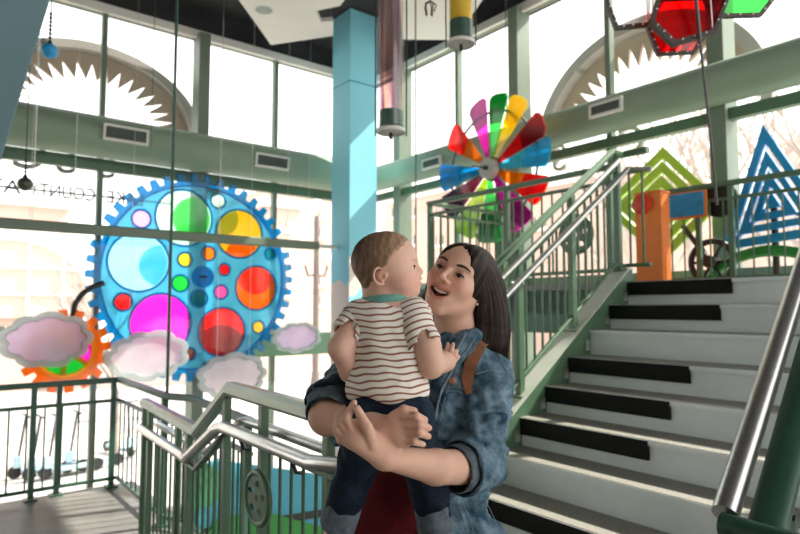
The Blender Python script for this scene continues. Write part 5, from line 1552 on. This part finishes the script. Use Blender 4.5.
v.cone(BF.w((0, -.012, -.040)), cnb - Z*.01, .042, .043, .015)
CR = [[1, 0, 0], [0, 1, 0], [0, 0, 1]]
v.ell(cch, (.068, .052, .07), CR, .02); v.ell(P(388, 375, 1.255), (.068, .056, .07), CR, .03)
v.cone(P(360, 318, 1.27), P(412, 318, 1.26), .036, .036, .02)
v.chain([P(357, 324, 1.262), P(341, 348, 1.232), P(351, 371, 1.248), P(368, 386, 1.31)], [.029, .0250, .0225, .019], .012)
v.ell(P(374, 389, 1.335), (.018, .02, .012), CR, .01)
v.chain([P(414, 322, 1.255), P(427, 347, 1.226), P(431, 365, 1.222), P(443, 362, 1.285), P(447, 361, 1.315)], [.031, .0270, .0255, .0205, .0180], .012)
hf = WV  # hand rests on the jacket
def onj(px, py, off=.006):
    q = j.surf(px, py, 1.15, 1.9)
    return q + (C0-q).normalized()*off
pm = onj(449, 362, .026)
v.cone(P(447, 362, 1.315), pm, .018, .0145, .008)
for base, tip, r in (((446.5, 357), (448, 344), .0056), ((449.5, 356), (453.2, 344), .0057), ((452.5, 358), (458, 348.5), .0055), ((453.8, 361.5), (459.5, 355.5), .0049), ((444.5, 361), (442.5, 351), .0058)):
    bq = onj(base[0], base[1], .026); tq = onj(tip[0], tip[1], .019); mq = (bq+tq)/2 + (C0-bq).normalized()*.004
    v.chain([pm.lerp(bq, .6), bq, mq, tq], [.0080, r+.0010, r+.0004, r-.0010], .0015)
for q_ in (((389, 404, 1.25), (366, 428, 1.236), (350, 492, 1.238), (339, 522, 1.25)), ((389, 404, 1.25), (410, 428, 1.246), (430, 495, 1.28), (436, 520, 1.285))):
    v.chain([P(*k_) for k_ in q_], [.05, .034, .027, .027], .012)
v.ell(P(389, 400, 1.25), (.06, .05, .06), CR, .03)
# lower legs and feet
for kn, an, toe in (((339, 522, 1.25), (332, 552, 1.25), (330, 566, 1.29)), ((436, 520, 1.285), (438, 556, 1.285), (440, 570, 1.325))):
    v.chain([P(*kn), P(*an), P(*toe)], [.029, .021, .019], .012)
    a, b_ = P(*an), P(*toe)
    for i in range(5): 
        sx_ = Vector((1, 0, 0))*(.011*(i-2)); v.cone(b_ + sx_*.8, b_ + sx_*1.1 + (b_-a).normalized()*.014, .0065 if i else .008, .005, .004)
CS = np.array(srgb(222, 180, 160))
def ccol(p):
    q = BF.locv(p); c = np.tile(CS, (len(p), 1)); ax = np.abs(q[:, 0]); near = np.linalg.norm(q, axis=1) < .13
    bl = np.exp(-(((ax-.040)/.022)**2 + ((q[:, 2]+.038)/.020)**2))*(q[:, 1] > .01)*near; c = mixc(c, bl*.35, srgb(224, 148, 128))
    lips = np.exp(-((q[:, 0]/.012)**4 + ((q[:, 2]+.0370)/.0105)**4))*(q[:, 1] > .070)*near; c = mixc(c, lips*.7, srgb(196, 108, 98))
    ear = np.exp(-(((ax-.070)/.010)**2 + ((q[:, 1]+.004)/.016)**2 + ((q[:, 2]+.022)/.020)**2))*near; c = mixc(c, ear*.35, srgb(214, 140, 118))
    brow = np.exp(-(((q[:, 2]-.0105-.15*(ax-.02))/.0022)**2))*(ax > .010)*(ax < .038)*(q[:, 1] > .04)*near; c = mixc(c, brow*.45, srgb(150, 110, 84))
    return c
v.build('body', M['skin'], child, 1, color=ccol)
for s in (-1, 1):
    o = MB(); c = BF.w((s*.0245, .0600, -.004)); o.ball(c, .0112*.915, 12); e = o.build('eye', M['white_eye'], child, 180)
    o = MB(); gd = Vector(BF.d((-.05*s, 1, .1))).normalized(); o.lathe([(.0058, .0084), (.0054, .0096), (.003, .0103), (.0004, .0105)], c, gd, 16); o.build('iris', M['iris'], e, 180)
    o = MB(); o.tube([BF.w((s*(.0245 + .0105*t), .0722 - .0040*t*t - s*0 - .003*t, -.0005 - .0030*t*t)) for t in [-1 + i/4 for i in range(9)]], [.0005 + .0009*math.sin(PI*i/8) for i in range(9)], 6); o.build('eyelash', M['brow'], child, 60)
# hair
hv = Vol(A3(bc)-.115, A3(bc)+.115, .0022)
zs_ = [-.085, -.060, -.045, -.020, .000, .018, .034, .050, .075]; ys_ = [-.044, -.034, -.022, -.014, .012, .022, .040, .054, .062]
def hair_child(X):
    x, y, z = BF.loc(X)
    d = smin(d_ell([x, y, z], (0, -.006, .016), (.0700, .0755, .0695)), d_ell([x, y, z], (0, .016, .014), (.0622, .0600, .0585)), .03)
    d = smin(d, d_ell([x, y, z], (0, -.030, -.045), (.042, .026, .035)), .02)
    yb = np.interp(z, zs_, ys_)
    ang = np.arctan2(np.abs(x)+.002, z+.01)
    yb = yb + .0015*np.sin(z*420) + .001*np.sin(x*500)
    d = smax(d, (y-yb)*.75, .009)
    return (d + .0004*np.sin(y*310+ang*9+2*np.sin(z*90)) + .0004*np.sin(y*260-x*200+z*160))*BF.k
hv.op(hv.lo, hv.lo+hv.h*hv.n, hair_child, 0)
def cst(p):
    q = BF.locv(p); a = np.arctan2(np.abs(q[:, 0]), q[:, 2]+.03)
    w_ = 1.6*np.sin(q[:, 1]*75+1) + 1.3*np.sin(q[:, 2]*95+a*3) + .9*np.sin(q[:, 1]*140+q[:, 2]*60)
    n = .42 + .10*np.sin(q[:, 1]*330+a*7+w_) + .07*np.sin(q[:, 1]*760-a*12+2*w_) + np.clip(q[:, 1]*5, -.25, .3)
    return np.clip(n, 0, 1)
M['child_hair'] = attr_mat('light_brown_hair', 'strand', [(.05, srgb(108, 82, 64)), (.5, srgb(152, 122, 96)), (.95, srgb(204, 172, 140))], .6, .25, 300, spec=.3, nz=.2, nscale=160)
ch = hv.build('hair', M['child_hair'], child, 1, attrs={'strand': cst})
rnd = random.Random(9); o = MB()
for i in range(150):
    th_ = rnd.uniform(-1.9, 1.9); y0 = rnd.uniform(-.075, .045)
    pts = []
    for k in range(6):
        a = th_ + .05*k*(1 if th_ > 0 else -1); yy = y0 + (-.012*k if y0 < .01 else .008*k)
        rr = 1 - ((yy+.006)/.0765)**2
        if rr <= .03: break
        r_ = math.sqrt(rr); pts.append(BF.w((.0705*r_*math.sin(a), yy, .016 + .0700*r_*math.cos(a))))
    if len(pts) > 2 and all(BF.locv(np.array([list(p)]))[0][1] < np.interp(BF.locv(np.array([list(p)]))[0][2], zs_, ys_)+.006 for p in pts):
        o.tube(pts, [.0007]*(len(pts)-1) + [.0002], 4)
o.build('hair_wisps', M['child_hair'], ch, 180)
# striped shirt
s_ = Vol((-.20, 1.10, 1.06), (.12, 1.42, 1.46), .0027)
s_.ell(cch + Z*.005, (.079, .064, .078), CR, .02); s_.ell(P(388, 372, 1.252), (.078, .066, .075), CR, .03); s_.ell(P(389, 392, 1.242), (.081, .070, .045), CR, .03)
s_.cone(P(361, 319, 1.27), P(412, 318, 1.262), .040, .041, .02)
s_.cone(cnb - Z*.005, cnb + Z*.10, .040, .046, .006, cut=True)
hem = P(389, 397, 1.24).z
s_.op((-1, .5, .5), (1, 2, 1.3), lambda X: X[2] - (hem + .006*np.sin(X[0]*70) - .05*(X[0]+.02)) + 0*X[1], .006, cut=True)
s_.wrinkle(.0028, 75, 31, (1, 1, .6))
for a, b_ in (((358, 338), (392, 352)), ((372, 345), (404, 362)), ((356, 352), (388, 372)), ((360, 382), (410, 388)), ((395, 330), (412, 352)), ((355, 372), (400, 382))):
    q0, q1 = s_.surf(*a), s_.surf(*b_)
    if q0 and q1: s_.cone(q0 + Vector((0, .003, 0)), q1 + Vector((0, .003, 0)), .004, .003, .012)
PER = .0130
shirt = s_.build('shirt', M['stripe'], child, 1, attrs={'stripe': lambda p: 40 + (p[:, 2] - .05*(p[:, 0]+.03) + .0022*np.sin(p[:, 0]*55+p[:, 2]*30) + .0012*np.sin(p[:, 0]*130+p[:, 2]*80))/PER})
def sleeve(a, b_, r0, r1):
    q = Vol(np.minimum(A3(a), A3(b_))-.07, np.maximum(A3(a), A3(b_))+.07, .0025)
    d = (b_-a).normalized(); q.cone(a - d*.01, b_, r0, r1, .006)
    q.op(q.lo, q.lo+q.h*q.n, lambda X: -((X[0]-b_.x)*d.x + (X[1]-b_.y)*d.y + (X[2]-b_.z)*d.z), .003, cut=True)
    q.cone(b_ - d*.02, b_ + d*.06, r1-.006, r1-.004, .002, cut=True)
    q.wrinkle(.002, 90, 17)
    q.build('sleeve', M['stripe'], shirt, 1, attrs={'stripe': lambda p: 40 + ((p-A3(a)) @ A3(d))/PER})
sleeve(P(359, 321, 1.264), P(345, 336, 1.240), .038, .0335)
sleeve(P(413, 320, 1.256), P(425, 347, 1.225), .041, .0365)
o = MB(); pts = []
for i in range(28):
    a = 2*PI*i/28; pts.append(cnb + Vector((.046*math.cos(a), .042*math.sin(a), .004 - .006*math.sin(a) + .003*math.cos(a))))
o.tube(pts, .0095, 10, True); o.build('collar', M['mint'], shirt, 180)
# dark jeans with pale turned cuffs
p_ = Vol((-.22, 1.10, .90), (.16, 1.46, 1.24), .0028)
p_.ell(P(389, 412, 1.235), (.083, .068, .050), CR, .02)
p_.ell(P(370, 416, 1.215), (.045, .045, .045), CR, .02); p_.ell(P(410, 416, 1.215), (.045, .045, .045), CR, .02)
p_.chain([P(366, 425, 1.230), P(359, 458, 1.225), P(349, 492, 1.235), P(341, 514, 1.248)], [.050, .037, .0345, .0315], .02)
p_.chain([P(410, 425, 1.240), P(422, 465, 1.265), P(430, 495, 1.278), P(435, 514, 1.285)], [.050, .042, .0365, .0330], .02)
p_.op((-1, .5, 1.1), (1, 2, 1.5), lambda X: -(X[2] - (hem + .012 - .05*(X[0]+.02))) + 0*X[1], .004, cut=True)
p_.wrinkle(.0026, 85, 41); p_.wrinkle(.0018, 170, 42)
jeans = p_.build('jeans', M['denim_dark'], child)
for a, b_, r in (((345, 503, 1.244), (337, 526, 1.254), .0365), ((431, 505, 1.283), (436, 530, 1.289), .0375)):
    a, b_ = P(*a), P(*b_); q = Vol(np.minimum(A3(a), A3(b_))-.06, np.maximum(A3(a), A3(b_))+.06, .0025); d = (b_-a).normalized()
    q.cone(a, b_, r, r*1.02, .004); q.cone(a - d*.05, b_ + d*.05, r-.006, r-.006, .002, cut=True)
    q.op(q.lo, q.lo+q.h*q.n, lambda X, a=a, b_=b_, d=d: -np.maximum(-((X[0]-a.x)*d.x + (X[1]-a.y)*d.y + (X[2]-a.z)*d.z), ((X[0]-b_.x)*d.x + (X[1]-b_.y)*d.y + (X[2]-b_.z)*d.z)), .003, cut=True)
    q.wrinkle(.0014, 150, 7); q.build('cuff', M['denim_cuff'], jeans)
